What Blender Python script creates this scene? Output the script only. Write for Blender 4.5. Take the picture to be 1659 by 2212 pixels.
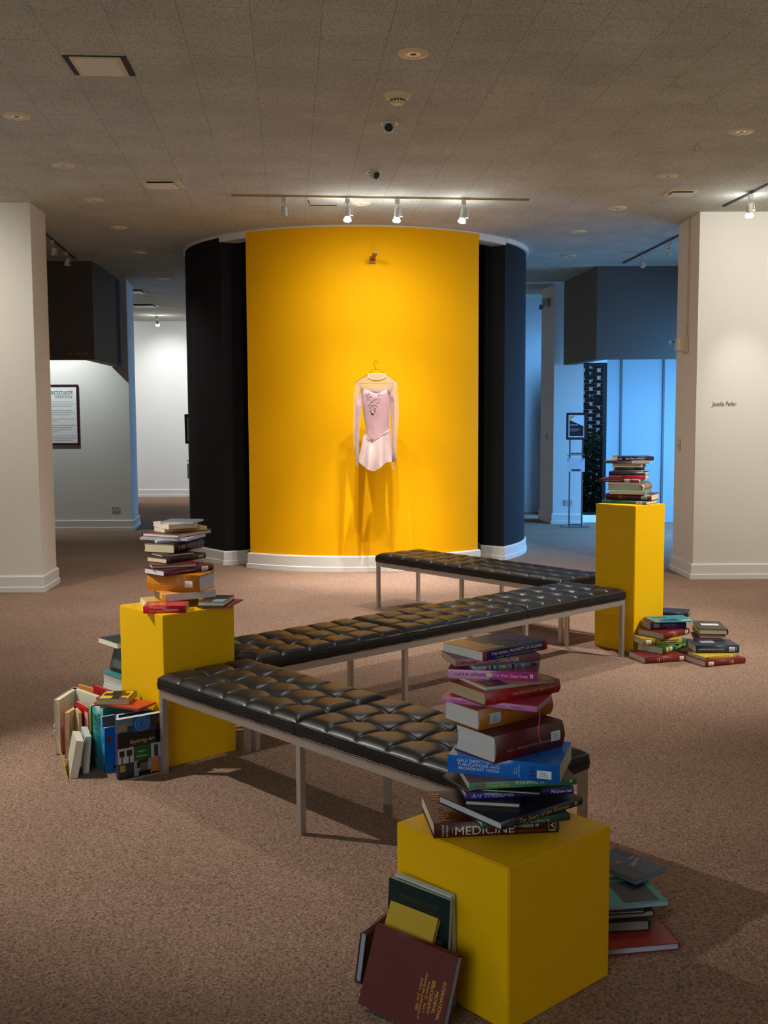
import bpy, bmesh, math, random
from mathutils import Matrix, Vector
from math import sin, cos, pi, radians as R
random.seed(7)
sc = bpy.context.scene
for o in list(bpy.data.objects): bpy.data.objects.remove(o, do_unlink=True)
C = sc.collection

# ------------------------------------------------------------------ camera
cd = bpy.data.cameras.new('camera'); cam = bpy.data.objects.new('camera', cd); C.objects.link(cam)
cd.sensor_fit = 'VERTICAL'; cd.sensor_height = 36.0; cd.lens = 2306.5*36/2212; cd.clip_start = .05; cd.clip_end = 200
pitch, roll = 0.0888, -0.004589
fwd = Vector((0, cos(pitch), -sin(pitch))); up0 = Vector((0, sin(pitch), cos(pitch))); x0 = Vector((1, 0, 0))
xr = x0*cos(roll) + up0*sin(roll); ur = up0*cos(roll) - x0*sin(roll)
cam.matrix_world = Matrix(((xr.x, ur.x, -fwd.x, 0), (xr.y, ur.y, -fwd.y, 0), (xr.z, ur.z, -fwd.z, 1.6), (0, 0, 0, 1)))
sc.camera = cam
sc.view_settings.view_transform = 'Standard'; sc.view_settings.look = 'None'
sc.view_settings.gamma = 1; sc.view_settings.use_curve_mapping = False
sc.view_settings.exposure = 1.8

# ------------------------------------------------------------------ light
w = bpy.data.worlds.new('sky'); sc.world = w; w.use_nodes = True
bg = w.node_tree.nodes['Background']; bg.inputs[0].default_value = (.30, .58, 1.0, 1); bg.inputs[1].default_value = 0.5

def aim(o, p, t):
    o.location = p; d = Vector(t)-Vector(p); o.rotation_euler = d.to_track_quat('-Z', 'Y').to_euler()
def spot(p, t, W, col=(1, .93, .82), ang=70, blend=.6, rad=.03, name='spot_light_source'):
    l = bpy.data.lights.new(name, 'SPOT'); l.energy = W; l.color = col; l.spot_size = R(ang); l.spot_blend = blend; l.shadow_soft_size = rad
    o = bpy.data.objects.new(name, l); C.objects.link(o); aim(o, p, t); return o
def area(p, t, W, sx, sy, col, name='daylight_area', spread=180):
    l = bpy.data.lights.new(name, 'AREA'); l.shape = 'RECTANGLE'; l.size = sx; l.size_y = sy; l.energy = W; l.color = col; l.spread = R(spread)
    o = bpy.data.objects.new(name, l); C.objects.link(o); aim(o, p, t); return o
CEIL = 3.536
WARM = (1, .972, .905); COOL = (1, .98, .93)
# three lit heads of the centre track, each thrown onto the yellow wall
for x, tx, k in ((-.30, -.50, .82), (.14, -.05, .95), (.72, .50, .80)):      # each lamp: hot centre, beam and wide spill
    spot((x, 9.76, 3.32), (tx, 11.0, -1.5), 92*k, COOL, 42, 1.0, .018)
    spot((x, 9.76, 3.32), (tx, 11.0, -1.0), 27*k, COOL, 80, 1.0, .018)
    spot((x, 9.76, 3.32), (tx, 11.0, .4), 14*k, COOL, 160, 1.0, .02)
# the lit head in front of the right wall, and the side lamps outside the picture
spot((3.25, 9.56, 3.34), (3.52, 10.4, 1.45), 30, COOL, 40, 1.0, .03)
spot((4.3, 5.7, 3.4), (1.5, 7.2, .3), 185, WARM, 60, 1.0, .05)
spot((-3.45, 4.85, 3.4), (-.9, 4.45, .3), 135, WARM, 44, .7, .03)
for x, y, tx, ty, W in ((-3.9, 7.9, -4.4, 9.78, 42), (4.2, 7.4, 4.2, 10.4, 84), (-4.3, 5.5, -5.2, 5.5, 52), (4.3, 5.0, 5.2, 5.0, 52), (-4.3, 1.5, -5.2, 1.5, 26), (4.3, 1.5, 5.2, 1.5, 26)):  # added wall washers, unseen, raising the ambient bounce
    spot((x, y, 3.4), (tx, ty, 1.7), W, WARM, 120, 1.0, .08)
# added ceiling spots without fittings, lifting the floor and its bounce
for x, y, W, a_ in ((-1.5, 8.4, 66, 88), (1.3, 8.2, 85, 88), (0, 5.6, 30, 95), (-3.0, 11.9, 16, 120)):
    spot((x, y, 3.49), (x, y, 0), W, WARM, a_, 1.0, .06)
# cool daylight from an unseen source behind the viewer
area((-1.4, -1.9, 1.7), (.2, 4.0, .7), 32, 4.2, 2.4, (.80, .93, 1.0))
# left alcove, far gallery
spot((-4.75, 14.35, 3.3), (-4.55, 15.2, 2.0), 42, (.93, 1, .96), 100, 1.0, .05)
spot((-4.26, 20.4, 3.33), (-4.3, 21.7, 2.35), 34, (.95, 1, .97), 80, 1.0, .05)
spot((-1.5, 19.6, 3.4), (-2.2, 21.7, 1.8), 110, WARM, 120, 1.0, .1)
spot((-7.5, 19.6, 3.4), (-6.5, 21.7, 1.8), 110, WARM, 120, 1.0, .1)
# daylight through the tall windows on the right
area((6.9, 15.15, 1.25), (0, 14.6, .3), 62, 1.4, 2.0, (.125, .43, .96))
area((5.6, 13.5, 2.05), (2.9, 14.9, .4), 52, 2.0, 1.1, (.125, .43, .96), spread=130)
area((2.76, 16.78, 1.5), (2.5, 17.8, 1.3), 16, .35, 2.4, (.125, .43, .96))  # added light hidden behind the column, brightens the recess wall
area((4.9, 15.0, 2.1), (3.9, 16.0, 1.3), .2, 1.2, 1.2, (.16, .47, 1.0))
area((7.5, 13.0, 2.9), (3.5, 13.0, 3.5), 3, 1.5, .8, (.2, .45, 1.0))  # weak added area light for the blue ambient on the ceiling

# ------------------------------------------------------------------ materials
def lin(c): return tuple(((v/255)/12.92 if v/255 <= .04045 else ((v/255+.055)/1.055)**2.4) for v in c)
MC = {}
def M(rgb, rough=.6, metal=0, spec=.5, coat=0, name='paint', raw=False, **k):
    key = (tuple(rgb), rough, metal, spec, coat, name, raw)
    if key in MC: return MC[key]
    m = bpy.data.materials.new(name); m.use_nodes = True; b = m.node_tree.nodes['Principled BSDF']
    col = (*rgb, 1) if raw else (*lin(rgb), 1)
    b.inputs['Roughness'].default_value = rough; b.inputs['Metallic'].default_value = metal
    b.inputs['Specular IOR Level'].default_value = spec; b.inputs['Coat Weight'].default_value = coat
    nt = m.node_tree; n = nt.nodes.new('ShaderNodeTexNoise'); n.inputs['Scale'].default_value = k.get('ns', 60)
    tc = nt.nodes.new('ShaderNodeTexCoord'); nt.links.new(tc.outputs['Object'], n.inputs['Vector'])
    mx = nt.nodes.new('ShaderNodeMix'); mx.data_type = 'RGBA'; mx.blend_type = 'MULTIPLY'
    mx.inputs[0].default_value = k.get('nv', .12); mx.inputs[6].default_value = col
    nt.links.new(n.outputs['Fac'], mx.inputs[7]); nt.links.new(mx.outputs[2], b.inputs['Base Color'])
    MC[key] = m; return m
def emis(rgb, s, name='glow'):
    m = bpy.data.materials.new(name); m.use_nodes = True; nt = m.node_tree; nt.nodes.clear()
    e = nt.nodes.new('ShaderNodeEmission'); e.inputs[0].default_value = (*rgb, 1); e.inputs[1].default_value = s
    o = nt.nodes.new('ShaderNodeOutputMaterial'); nt.links.new(e.outputs[0], o.inputs[0]); return m
def nodes(m): nt = m.node_tree; return nt, nt.nodes['Principled BSDF']
def base(name, rough=.8):
    m = bpy.data.materials.new(name); m.use_nodes = True; nt, b = nodes(m); b.inputs['Roughness'].default_value = rough
    tc = nt.nodes.new('ShaderNodeTexCoord'); return m, nt, b, tc
def ramp(nt, src, stops):
    r = nt.nodes.new('ShaderNodeValToRGB'); el = r.color_ramp.elements
    while len(el) < len(stops): el.new(.5)
    for e, (p, c) in zip(el, stops): e.position = p; e.color = (*c, 1)
    nt.links.new(src, r.inputs[0]); return r
def noise(nt, vec, scale, detail=2, rough=.5):
    n = nt.nodes.new('ShaderNodeTexNoise'); n.inputs['Scale'].default_value = scale; n.inputs['Detail'].default_value = detail
    n.inputs['Roughness'].default_value = rough; nt.links.new(vec, n.inputs['Vector']); return n
def mixc(nt, a, b, fac, mode='MULTIPLY'):
    x = nt.nodes.new('ShaderNodeMix'); x.data_type = 'RGBA'; x.blend_type = mode
    if isinstance(fac, float): x.inputs[0].default_value = fac
    else: nt.links.new(fac, x.inputs[0])
    for s, i in ((a, 6), (b, 7)):
        if isinstance(s, tuple): x.inputs[i].default_value = (*s, 1)
        else: nt.links.new(s, x.inputs[i])
    return x.outputs[2]
def bump(nt, b, h, st=.3, dist=.01):
    u = nt.nodes.new('ShaderNodeBump'); u.inputs['Strength'].default_value = st; u.inputs['Distance'].default_value = dist
    nt.links.new(h, u.inputs['Height']); nt.links.new(u.outputs[0], b.inputs['Normal'])

def carpet():
    m, nt, b, tc = base('loop_carpet', 1.0); b.inputs['Specular IOR Level'].default_value = .1
    v = nt.nodes.new('ShaderNodeTexVoronoi'); v.inputs['Scale'].default_value = 150; nt.links.new(tc.outputs['Object'], v.inputs['Vector'])
    r1 = ramp(nt, v.outputs['Color'], [(0, (.145, .09, .062)), (.35, (.305, .192, .135)), (.7, (.38, .243, .175)), (1, (.50, .345, .26))])
    n2 = noise(nt, tc.outputs['Object'], 90, 3, .8); r2 = ramp(nt, n2.outputs['Fac'], [(.33, (.45, .42, .4)), (.52, (1, 1, 1))])
    n3 = noise(nt, tc.outputs['Object'], 1.3, 3); r3 = ramp(nt, n3.outputs['Fac'], [(.3, (.86, .86, .86)), (.7, (1.05, 1.05, 1.05))])
    c = mixc(nt, r1.outputs[0], r2.outputs[0], 1.0); c = mixc(nt, c, r3.outputs[0], 1.0)
    nt.links.new(c, b.inputs['Base Color']); bump(nt, b, v.outputs['Distance'], .5, .004); return m
def ceiling_mat():
    m, nt, b, tc = base('fissured_ceiling_tile', 1.0); b.inputs['Specular IOR Level'].default_value = .1
    mp = nt.nodes.new('ShaderNodeMapping'); mp.inputs['Rotation'].default_value = (0, 0, R(84.9)); mp.inputs['Location'].default_value = (.12, .155, 0)
    nt.links.new(tc.outputs['Object'], mp.inputs[0])
    br = nt.nodes.new('ShaderNodeTexBrick'); br.offset = .5; br.inputs['Scale'].default_value = 1.0
    br.inputs['Mortar Size'].default_value = .0022; br.inputs['Brick Width'].default_value = .345; br.inputs['Row Height'].default_value = .345
    br.inputs['Color1'].default_value = (1, 1, 1, 1); br.inputs['Color2'].default_value = (.93, .93, .93, 1); br.inputs['Mortar'].default_value = (.58, .56, .54, 1)
    br.inputs['Mortar Smooth'].default_value = .4
    nt.links.new(mp.outputs[0], br.inputs['Vector'])
    n = noise(nt, tc.outputs['Object'], 120, 4, .7); r = ramp(nt, n.outputs['Fac'], [(.33, (.15, .15, .14)), (.46, (.60, .60, .52)), (.7, (.76, .76, .66))])
    n2 = noise(nt, tc.outputs['Object'], 2.2, 2); r2 = ramp(nt, n2.outputs['Fac'], [(.3, (.88, .88, .88)), (.7, (1.03, 1.03, 1.03))])
    c = mixc(nt, r.outputs[0], br.outputs['Color'], 1.0); c = mixc(nt, c, r2.outputs[0], 1.0)
    nt.links.new(c, b.inputs['Base Color']); bump(nt, b, n.outputs['Fac'], .8, .006); return m
def wallmat(name, col, rough=.75, b_=.05, sp=.3):
    m, nt, b, tc = base(name, rough); n = noise(nt, tc.outputs['Object'], 220, 2)
    n2 = noise(nt, tc.outputs['Object'], 1.1, 2); r = ramp(nt, n2.outputs['Fac'], [(.25, tuple(v*.95 for v in col)), (.75, col)])
    nt.links.new(r.outputs[0], b.inputs['Base Color']); bump(nt, b, n.outputs['Fac'], b_, .002); b.inputs['Specular IOR Level'].default_value = sp; return m
CARPET, CEILM = carpet(), ceiling_mat()
WHITE = wallmat('warm_white_wall_paint', (.74, .69, .61)); COOLW = wallmat('cool_white_wall_paint', (.74, .74, .72))
YEL = wallmat('marigold_wall_paint', (.95, .452, .0015), .7, .1, .06); BLK = wallmat('black_wall_paint', (.010, .009, .010), .9)
PED = wallmat('yellow_pedestal_paint', (.87, .49, .002), .42, .08, .2); GREY = wallmat('charcoal_bulkhead_paint', (.105, .092, .082), .7)
TRIM = wallmat('white_trim_paint', (.74, .71, .66), .4, .02)
STEEL = M((196, 188, 180), .38, .7, name='brushed_chrome', nv=.25, ns=200)
def leather():
    m, nt, b, tc = base('black_leather', .35); n = noise(nt, tc.outputs['Object'], 260, 3, .6)
    n2 = noise(nt, tc.outputs['Object'], 14, 3); r = ramp(nt, n2.outputs['Fac'], [(.3, (.006, .0055, .005)), (.7, (.012, .011, .010))])
    nt.links.new(r.outputs[0], b.inputs['Base Color']); b.inputs['Specular IOR Level'].default_value = .34
    mth = nt.nodes.new('ShaderNodeMath'); mth.operation = 'ADD'
    s1 = nt.nodes.new('ShaderNodeMath'); s1.operation = 'MULTIPLY'; s1.inputs[1].default_value = .25; nt.links.new(n.outputs['Fac'], s1.inputs[0])
    nt.links.new(s1.outputs[0], mth.inputs[0]); nt.links.new(n2.outputs['Fac'], mth.inputs[1]); bump(nt, b, mth.outputs[0], .22, .004); return m
LEATHER = leather()
def pages_mat(rgb):
    key = ('pages', rgb)
    if key in MC: return MC[key]
    m, nt, b, tc = base('paper_page_edges', .9)
    mp = nt.nodes.new('ShaderNodeMapping'); mp.inputs['Scale'].default_value = (6, 6, 900); nt.links.new(tc.outputs['Object'], mp.inputs[0])
    n = noise(nt, mp.outputs[0], 1.0, 2); c = lin(rgb)
    r = ramp(nt, n.outputs['Fac'], [(.3, tuple(v*.74 for v in c)), (.65, c)]); nt.links.new(r.outputs[0], b.inputs['Base Color'])
    b.inputs['Specular IOR Level'].default_value = .2; MC[key] = m; return m

# ------------------------------------------------------------------ mesh helpers
def link(name, me, mats, parent=None, mat=None):
    o = bpy.data.objects.new(name, me); C.objects.link(o)
    for mm in (mats if isinstance(mats, (list, tuple)) else [mats]): me.materials.append(mm)
    if parent is not None: o.parent = parent
    if mat is not None: o.matrix_local = mat
    return o
def fin(bm, name, mats, parent=None, smooth=False, mat=None):
    me = bpy.data.meshes.new(name); bm.normal_update()
    if smooth:
        for f in bm.faces: f.smooth = True
        for e in bm.edges:
            if len(e.link_faces) == 2 and e.calc_face_angle(0) > R(40): e.smooth = False
    bm.to_mesh(me); bm.free(); return link(name, me, mats, parent, mat)
def box(bm, x0, x1, y0, y1, z0, z1, mi=0, m=None):
    v = [Vector(p) for p in ((x0, y0, z0), (x1, y0, z0), (x1, y1, z0), (x0, y1, z0), (x0, y0, z1), (x1, y0, z1), (x1, y1, z1), (x0, y1, z1))]
    if m is not None: v = [m @ p for p in v]
    v = [bm.verts.new(p) for p in v]
    for f in ((0, 3, 2, 1), (4, 5, 6, 7), (0, 1, 5, 4), (1, 2, 6, 5), (2, 3, 7, 6), (3, 0, 4, 7)):
        bm.faces.new([v[i] for i in f]).material_index = mi
    return v
def prism(bm, pts, z0, z1, mi=0):
    a = [bm.verts.new((x, y, z0)) for x, y in pts]; b = [bm.verts.new((x, y, z1)) for x, y in pts]; n = len(pts)
    for i in range(n): bm.faces.new((a[i], a[(i+1) % n], b[(i+1) % n], b[i])).material_index = mi
    bm.faces.new(a[::-1]).material_index = mi; bm.faces.new(b).material_index = mi
def lathe(bm, prof, n=32, m=None, mi=0, close=False):
    rings = []
    for r, z in prof:
        rings.append([bm.verts.new((m or Matrix()) @ Vector((r*cos(2*pi*i/n), r*sin(2*pi*i/n), z))) for i in range(n)])
    for a, b in zip(rings, rings[1:]):
        for i in range(n):
            f = bm.faces.new((a[i], a[(i+1) % n], b[(i+1) % n], b[i])); f.material_index = mi
    if close: bm.faces.new(rings[0][::-1]).material_index = mi; bm.faces.new(rings[-1]).material_index = mi
def tube(bm, pts, r, n=8, mi=0, cap=True):
    pts = [Vector(p) for p in pts]; rings = []; N = len(pts)
    rr = r if isinstance(r, (list, tuple)) else [r]*N
    u = None
    for i, p in enumerate(pts):
        t = (pts[min(i+1, N-1)]-pts[max(i-1, 0)]).normalized()
        if u is None: u = t.orthogonal().normalized()
        u = (u - t*u.dot(t)).normalized(); v = t.cross(u)
        rings.append([bm.verts.new(p+(u*cos(2*pi*k/n)+v*sin(2*pi*k/n))*rr[i]) for k in range(n)])
    for a, b in zip(rings, rings[1:]):
        for k in range(n):
            f = bm.faces.new((a[k], a[(k+1) % n], b[(k+1) % n], b[k])); f.material_index = mi; f.smooth = True
    if cap: bm.faces.new(rings[0][::-1]).material_index = mi; bm.faces.new(rings[-1]).material_index = mi
def thing(name, label, cat, loc=(0, 0, 0), rz=0, group=None, mat=None):
    o = bpy.data.objects.new(name, None); C.objects.link(o); o.empty_display_size = .1
    if mat is not None: o.matrix_world = mat
    else: o.location = loc; o.rotation_euler = (0, 0, rz)
    return tag(o, label, cat, group)
def tag(o, label, cat, group=None):
    o['label'] = label; o['category'] = cat
    if group: o['group'] = group
    return o
def struct(o, label=None):
    o['kind'] = 'structure'
    if label: o['label'] = label
    return o
def copy_tree(o, parent=None):
    c = o.copy(); C.objects.link(c)
    if parent is not None: c.parent = parent
    for ch in list(o.children): copy_tree(ch, c)
    return c
def xf(o, x, y, z):            # matrix from an origin and three axes
    return Matrix(((x[0], y[0], z[0], o[0]), (x[1], y[1], z[1], o[1]), (x[2], y[2], z[2], o[2]), (0, 0, 0, 1)))
def text_mesh(s, h, maxw=None, italic=0, bold=0, lines=1.0, align='CENTER'):
    cu = bpy.data.curves.new('lettering', 'FONT'); cu.body = s; cu.size = h*1.35; cu.align_x = align; cu.align_y = 'CENTER'
    cu.shear = italic; cu.offset = bold*h; cu.space_line = lines; cu.resolution_u = 3
    o = bpy.data.objects.new('lettering', cu); C.objects.link(o)
    bpy.context.view_layer.update(); me = bpy.data.meshes.new_from_object(o.evaluated_get(bpy.context.evaluated_depsgraph_get()))
    bpy.data.objects.remove(o, do_unlink=True)
    xs = [v.co.x for v in me.vertices]
    if xs and maxw:
        wd = max(xs)-min(xs); k = maxw/wd
        for v in me.vertices: v.co.x *= k
    return me
def letter(parent, s, m, h, maxw, col, italic=0, bold=0, lines=1.0, name='lettering', raw=None):
    me = text_mesh(s, h, maxw, italic, bold, lines)
    o = link(name, me, raw or M(col, .5, name='print_ink', nv=0.02), parent, m); return o
# ------------------------------------------------------------------ shell
def solid(name, pts, z0, z1, mat, label=None):
    bm = bmesh.new(); prism(bm, pts, z0, z1); bmesh.ops.recalc_face_normals(bm, faces=bm.faces); return struct(fin(bm, name, mat), label)
solid('floor', [(-12, -4), (12, -4), (12, 22.2), (-12, 22.2)], -.1, 0, CARPET, 'terracotta brown loop carpet over the whole gallery floor')
solid('ceiling', [(-12, -4), (12, -4), (12, 16.2), (3.0, 16.2), (3.0, 22.2), (-12, 22.2)], CEIL, CEIL+.1, CEILM, 'fissured beige ceiling tiles')
def baseboard(name, pts, closed=False, out=1, h=.152):
    """white two-step skirting swept along a floor line; out=+1 means it stands off to the right of the path"""
    prof = [(0, 0), (.032, 0), (.032, .045), (.022, .052), (.022, h-.012), (.012, h), (0, h)]
    bm = bmesh.new(); P = [Vector((x, y)) for x, y in pts]; N = len(P); rings = []
    for i, p in enumerate(P):
        d0 = (P[i]-P[i-1]).normalized() if (i > 0 or closed) else (P[1]-P[0]).normalized()
        d1 = (P[(i+1) % N]-P[i]).normalized() if (i < N-1 or closed) else d0
        n0 = Vector((d0.y, -d0.x))*out; n1 = Vector((d1.y, -d1.x))*out; n = (n0+n1); n = n/max(.3, n.dot(n0)) if n.length > .01 else n0
        rings.append([bm.verts.new((p.x+n.x*u, p.y+n.y*u, v)) for u, v in prof])
    idx = list(range(N)) + ([0] if closed else [])
    for a, b in zip(idx, idx[1:]):
        for k in range(len(prof)-1): bm.faces.new((rings[a][k], rings[a][k+1], rings[b][k+1], rings[b][k]))
    if not closed: bm.faces.new(rings[0]); bm.faces.new(rings[-1][::-1])
    bmesh.ops.recalc_face_normals(bm, faces=bm.faces); return struct(fin(bm, name, TRIM))
solid('wall_left', [(-3.17, 9.80), (-3.205, 10.35), (-3.5, 10.75), (-7, 10.75), (-7, 9.75)], 0, CEIL, WHITE, 'off-white wall end on the left')
baseboard('baseboard_left', [(-7, 9.75), (-3.17, 9.80), (-3.205, 10.35), (-3.5, 10.75)], out=1)
solid('wall_right', [(3.03, 10.40), (3.02, 11.1), (3.3, 11.4), (7, 11.4), (7, 10.42)], 0, CEIL, WHITE, 'off-white wall end on the right')
baseboard('baseboard_right', [(7, 10.42), (3.03, 10.40), (3.02, 11.1), (3.3, 11.4)], out=-1)
# the rest of the room, beside and behind the viewer
solid('wall_side_left', [(-7, 10.75), (-5.2, 8.0), (-5.2, -2), (-5.4, -2), (-5.4, 8.1), (-7.3, 10.75)], 0, CEIL, WHITE)
solid('wall_side_right', [(7, 11.4), (5.2, 8.6), (5.2, -2), (5.4, -2), (5.4, 8.5), (7.3, 11.4)], 0, CEIL, WHITE)
solid('wall_back', [(-5.4, -2), (5.4, -2), (5.4, -2.2), (-5.4, -2.2)], 0, CEIL, WHITE)
solid('wall_far', [(-12, 21.75), (12, 21.6), (12, 22.1), (-12, 22.1)], 0, CEIL, COOLW, 'far white gallery wall')
baseboard('baseboard_far', [(-12, 21.75), (12, 21.6)], out=1)
solid('wall_near_left', [(-7, 10.7), (-12, 10.7), (-12, 10.9), (-7, 10.9)], 0, CEIL, WHITE)
solid('wall_divider', [(2.97, 16.2), (3.02, 16.2), (3.06, 22), (3.01, 22)], 0, CEIL, COOLW)
solid('wall_far_left', [(-12, 10), (-12, 22), (-11.8, 22), (-11.8, 10)], 0, CEIL, COOLW)
solid('wall_alcove', [(-9, 15.25), (-3.60, 15.19), (-3.69, 15.98), (-4.1, 16.1), (-9, 16.1)], 0, CEIL, COOLW, 'white alcove wall with a framed text panel')
baseboard('baseboard_alcove', [(-9, 15.25), (-3.60, 15.19), (-3.69, 15.98), (-4.1, 16.1)], out=1)
# charcoal bulkheads hanging from the ceiling
def bulkhead(name, outer, inner, z0, label):
    bm = bmesh.new(); n = len(outer)
    pts = outer+inner[::-1]
    prism(bm, pts, z0, CEIL); bmesh.ops.recalc_face_normals(bm, faces=bm.faces); return struct(fin(bm, name, GREY), label)
bulkhead('wall_bulkhead_left', [(-8, 13.36), (-3.60, 13.43), (-3.70, 15.18)], [(-8, 13.5), (-3.75, 13.57), (-3.84, 15.18)], 2.33, 'charcoal bulkhead over the left passage')
bulkhead('wall_bulkhead_right', [(2.625, 15.68), (2.785, 14.084), (7.5, 14.05)], [(2.78, 15.68), (2.92, 14.23), (7.5, 14.2)], 2.34, 'charcoal bulkhead over the right passage')
# right rear: column, door recess, blue-lit end wall and the tall window
solid('wall_column', [(2.516, 15.86), (2.93, 15.76), (2.97, 16.05), (2.97, 16.3), (2.44, 16.65)], 0, CEIL, COOLW, 'white column behind the sign stand')
baseboard('baseboard_column', [(2.44, 16.65), (2.516, 15.86), (2.95, 15.76)], out=1)
solid('wall_rear_right', [(2.32, 18.0), (2.35, 17.84), (2.60, 17.78), (3.0, 17.85), (3.0, 18.2)], 0, CEIL, COOLW)
baseboard('baseboard_rear_right', [(2.32, 18.0), (2.35, 17.84), (2.60, 17.78)], out=1)
solid('wall_end_right', [(3.34, 16.05), (12, 16.05), (12, 16.2), (3.34, 16.2)], 0, CEIL, wallmat('dimmed_end_panel', (.34, .40, .43)), 'pale panelled wall in blue daylight')  # base colour lowered to hold back the strong blue light
for k, x in enumerate((3.555, 4.185, 4.81)):
    bm = bmesh.new(); box(bm, x-.014, x+.014, 16.035, 16.049, .14, 2.5); struct(fin(bm, 'trim_%d' % (k+1), M((92, 100, 100), .6, name='panel_joint')))
solid('wall_above_window', [(2.96, 16.05), (3.34, 16.05), (3.34, 16.2), (2.96, 16.2)], 2.39, CEIL, COOLW)
solid('wall_below_window', [(2.94, 16.05), (3.34, 16.05), (3.34, 16.2), (2.94, 16.2)], 0, .11, COOLW)
BLKM = M((16, 17, 20), .35, name='black_window_metal')
bm = bmesh.new()
for a in ((2.965, 3.345, .11, .15), (2.965, 3.345, 2.34, 2.39), (3.29, 3.345, .15, 2.34), (2.965, 2.985, .15, 2.34)): box(bm, a[0], a[1], 16.06, 16.12, a[2], a[3])
WN = struct(fin(bm, 'window_1', BLKM), 'tall narrow black-framed window')
gm, nt, b, tc = base('window_glass', .02); b.inputs['Transmission Weight'].default_value = 1; b.inputs['IOR'].default_value = 1.05
bm = bmesh.new(); box(bm, 2.985, 3.29, 16.085, 16.091, .15, 2.34); fin(bm, 'pane', gm, WN)
# door frame in the recess on the right
bm = bmesh.new(); box(bm, 2.56, 2.62, 17.1, 17.2, 0, 2.42); box(bm, 2.56, 2.99, 17.1, 17.2, 2.36, 2.42)
DR = struct(fin(bm, 'door_1', M((38, 48, 60), .4, name='dark_door_metal')), 'dark door in the blue-lit recess')
bm = bmesh.new(); box(bm, 2.62, 2.98, 17.13, 17.17, .01, 2.36); fin(bm, 'door_leaf', M((50, 66, 84), .4, name='door_leaf'), DR)
bm = bmesh.new(); tube(bm, [(2.66, 17.12, 1.0), (2.66, 17.07, 1.0), (2.72, 17.07, 1.0)], .01); fin(bm, 'door_handle', STEEL, DR)
# outside: pierced brick screen and a hedge
BR = M((62, 56, 64), .8, name='dark_brick')
bm = bmesh.new(); rr = 0
z = 0.0
while z < 3.4:
    x = 3.06 + (.13 if rr % 2 else 0)
    while x < 5.5:
        box(bm, x, x+.18, 17.6, 17.7, z, z+.056); x += .257
    z += .061; rr += 1
bmesh.ops.recalc_face_normals(bm, faces=bm.faces); struct(fin(bm, 'wall_garden', BR), 'pierced dark brick garden screen outside the window')
bm = bmesh.new(); rnd = random.Random(3)
for i in range(6500):
    p = Vector((rnd.uniform(3.1, 4.4), rnd.uniform(16.75, 17.35), rnd.uniform(.05, 1.32))); s = rnd.uniform(.022, .045)
    q = Matrix.Rotation(rnd.uniform(0, 6.3), 4, Vector((rnd.random()-.5, rnd.random()-.5, rnd.random()-.5)).normalized())
    v = [bm.verts.new(p+q @ Vector(c)*s) for c in ((-1, 0, 0), (0, -.5, .1), (1, 0, 0), (0, .5, .1))]; bm.faces.new(v)
lm, nt, b, tc = base('glossy_leaves', .35); n = noise(nt, tc.outputs['Object'], 20); r = ramp(nt, n.outputs['Fac'], [(.3, (.02, .05, .025)), (.7, (.07, .15, .06))]); nt.links.new(r.outputs[0], b.inputs['Base Color'])
hd = fin(bm, 'hedge', lm); hd['kind'] = 'stuff'; tag(hd, 'leafy dark green hedge growing outside the tall window', 'hedge')
bm = bmesh.new()
for k in range(9): tube(bm, [(3.12+.14*k, 17.05, 0), (3.14+.14*k, 17.0, .6), (3.12+.14*k, 17.1, 1.15)], [.012, .008, .004], 5)
fin(bm, 'stems', M((60, 45, 30), .9, name='twig'), hd)
bm = bmesh.new()
for i in range(1500):
    p = Vector((rnd.uniform(2.9, 6.2), rnd.uniform(19.0, 20.2), rnd.uniform(.8, 4.2))); s = rnd.uniform(.04, .10)
    q = Matrix.Rotation(rnd.uniform(0, 6.3), 4, Vector((rnd.random()-.5, rnd.random()-.5, rnd.random()-.5)).normalized())
    bm.faces.new([bm.verts.new(p+q @ Vector(c)*s) for c in ((-1, 0, 0), (0, -.5, .1), (1, 0, 0), (0, .5, .1))])
tube(bm, [(4.2, 19.6, 0), (4.25, 19.6, 2.2), (4.1, 19.7, 3.4)], [.07, .05, .02], 8)
tr = fin(bm, 'tree', lm); tag(tr, 'loose leafy tree glimpsed through the pierced brick screen', 'tree')
# ------------------------------------------------------------------ round centre wall
CX, CY, RO, RI = -.32, 13.02, 2.02, 1.84
def pol(a, r): return (CX+r*cos(R(a)), CY+r*sin(R(a)))
def arcwall(name, a0, a1, mat, label, ro=RO, ri=RI, z0=0, z1=CEIL, step=1.5):
    n = max(2, int(abs(a1-a0)/step)); A = [a0+(a1-a0)*i/n for i in range(n+1)]
    pts = [pol(a, ro) for a in A]+[pol(a, ri) for a in reversed(A)]
    bm = bmesh.new(); prism(bm, pts, z0, z1); bmesh.ops.recalc_face_normals(bm, faces=bm.faces)
    o = fin(bm, name, mat, None, True)
    return struct(o, label)
aw = arcwall('wall_center', -123.3, -48.6, YEL, 'curved marigold yellow wall carrying the costume')
arcwall('wall_drum_left', -134.2, -262, BLK, 'black curved drum wall left of the yellow wall')
arcwall('wall_drum_right', -35, 98, BLK, 'black curved drum wall right of the yellow wall')
for nm, a0, a1 in (('trim_4', -134.5, -123.3), ('trim_5', -48.6, -35)):
    arcwall(nm, a0, a1, TRIM, None, RO+.01, RI, CEIL-.075, CEIL-.002)
arcwall('trim_6', -262, -134.2, TRIM, None, RO+.014, RO-.01, CEIL-.03, CEIL-.001)
arcwall('trim_7', -35, 98, TRIM, None, RO+.03, RO-.01, CEIL-.05, CEIL-.001)
arcwall('trim_8', -123.3, -48.6, TRIM, None, RO+.008, RO-.01, CEIL-.016, CEIL-.001)
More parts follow.
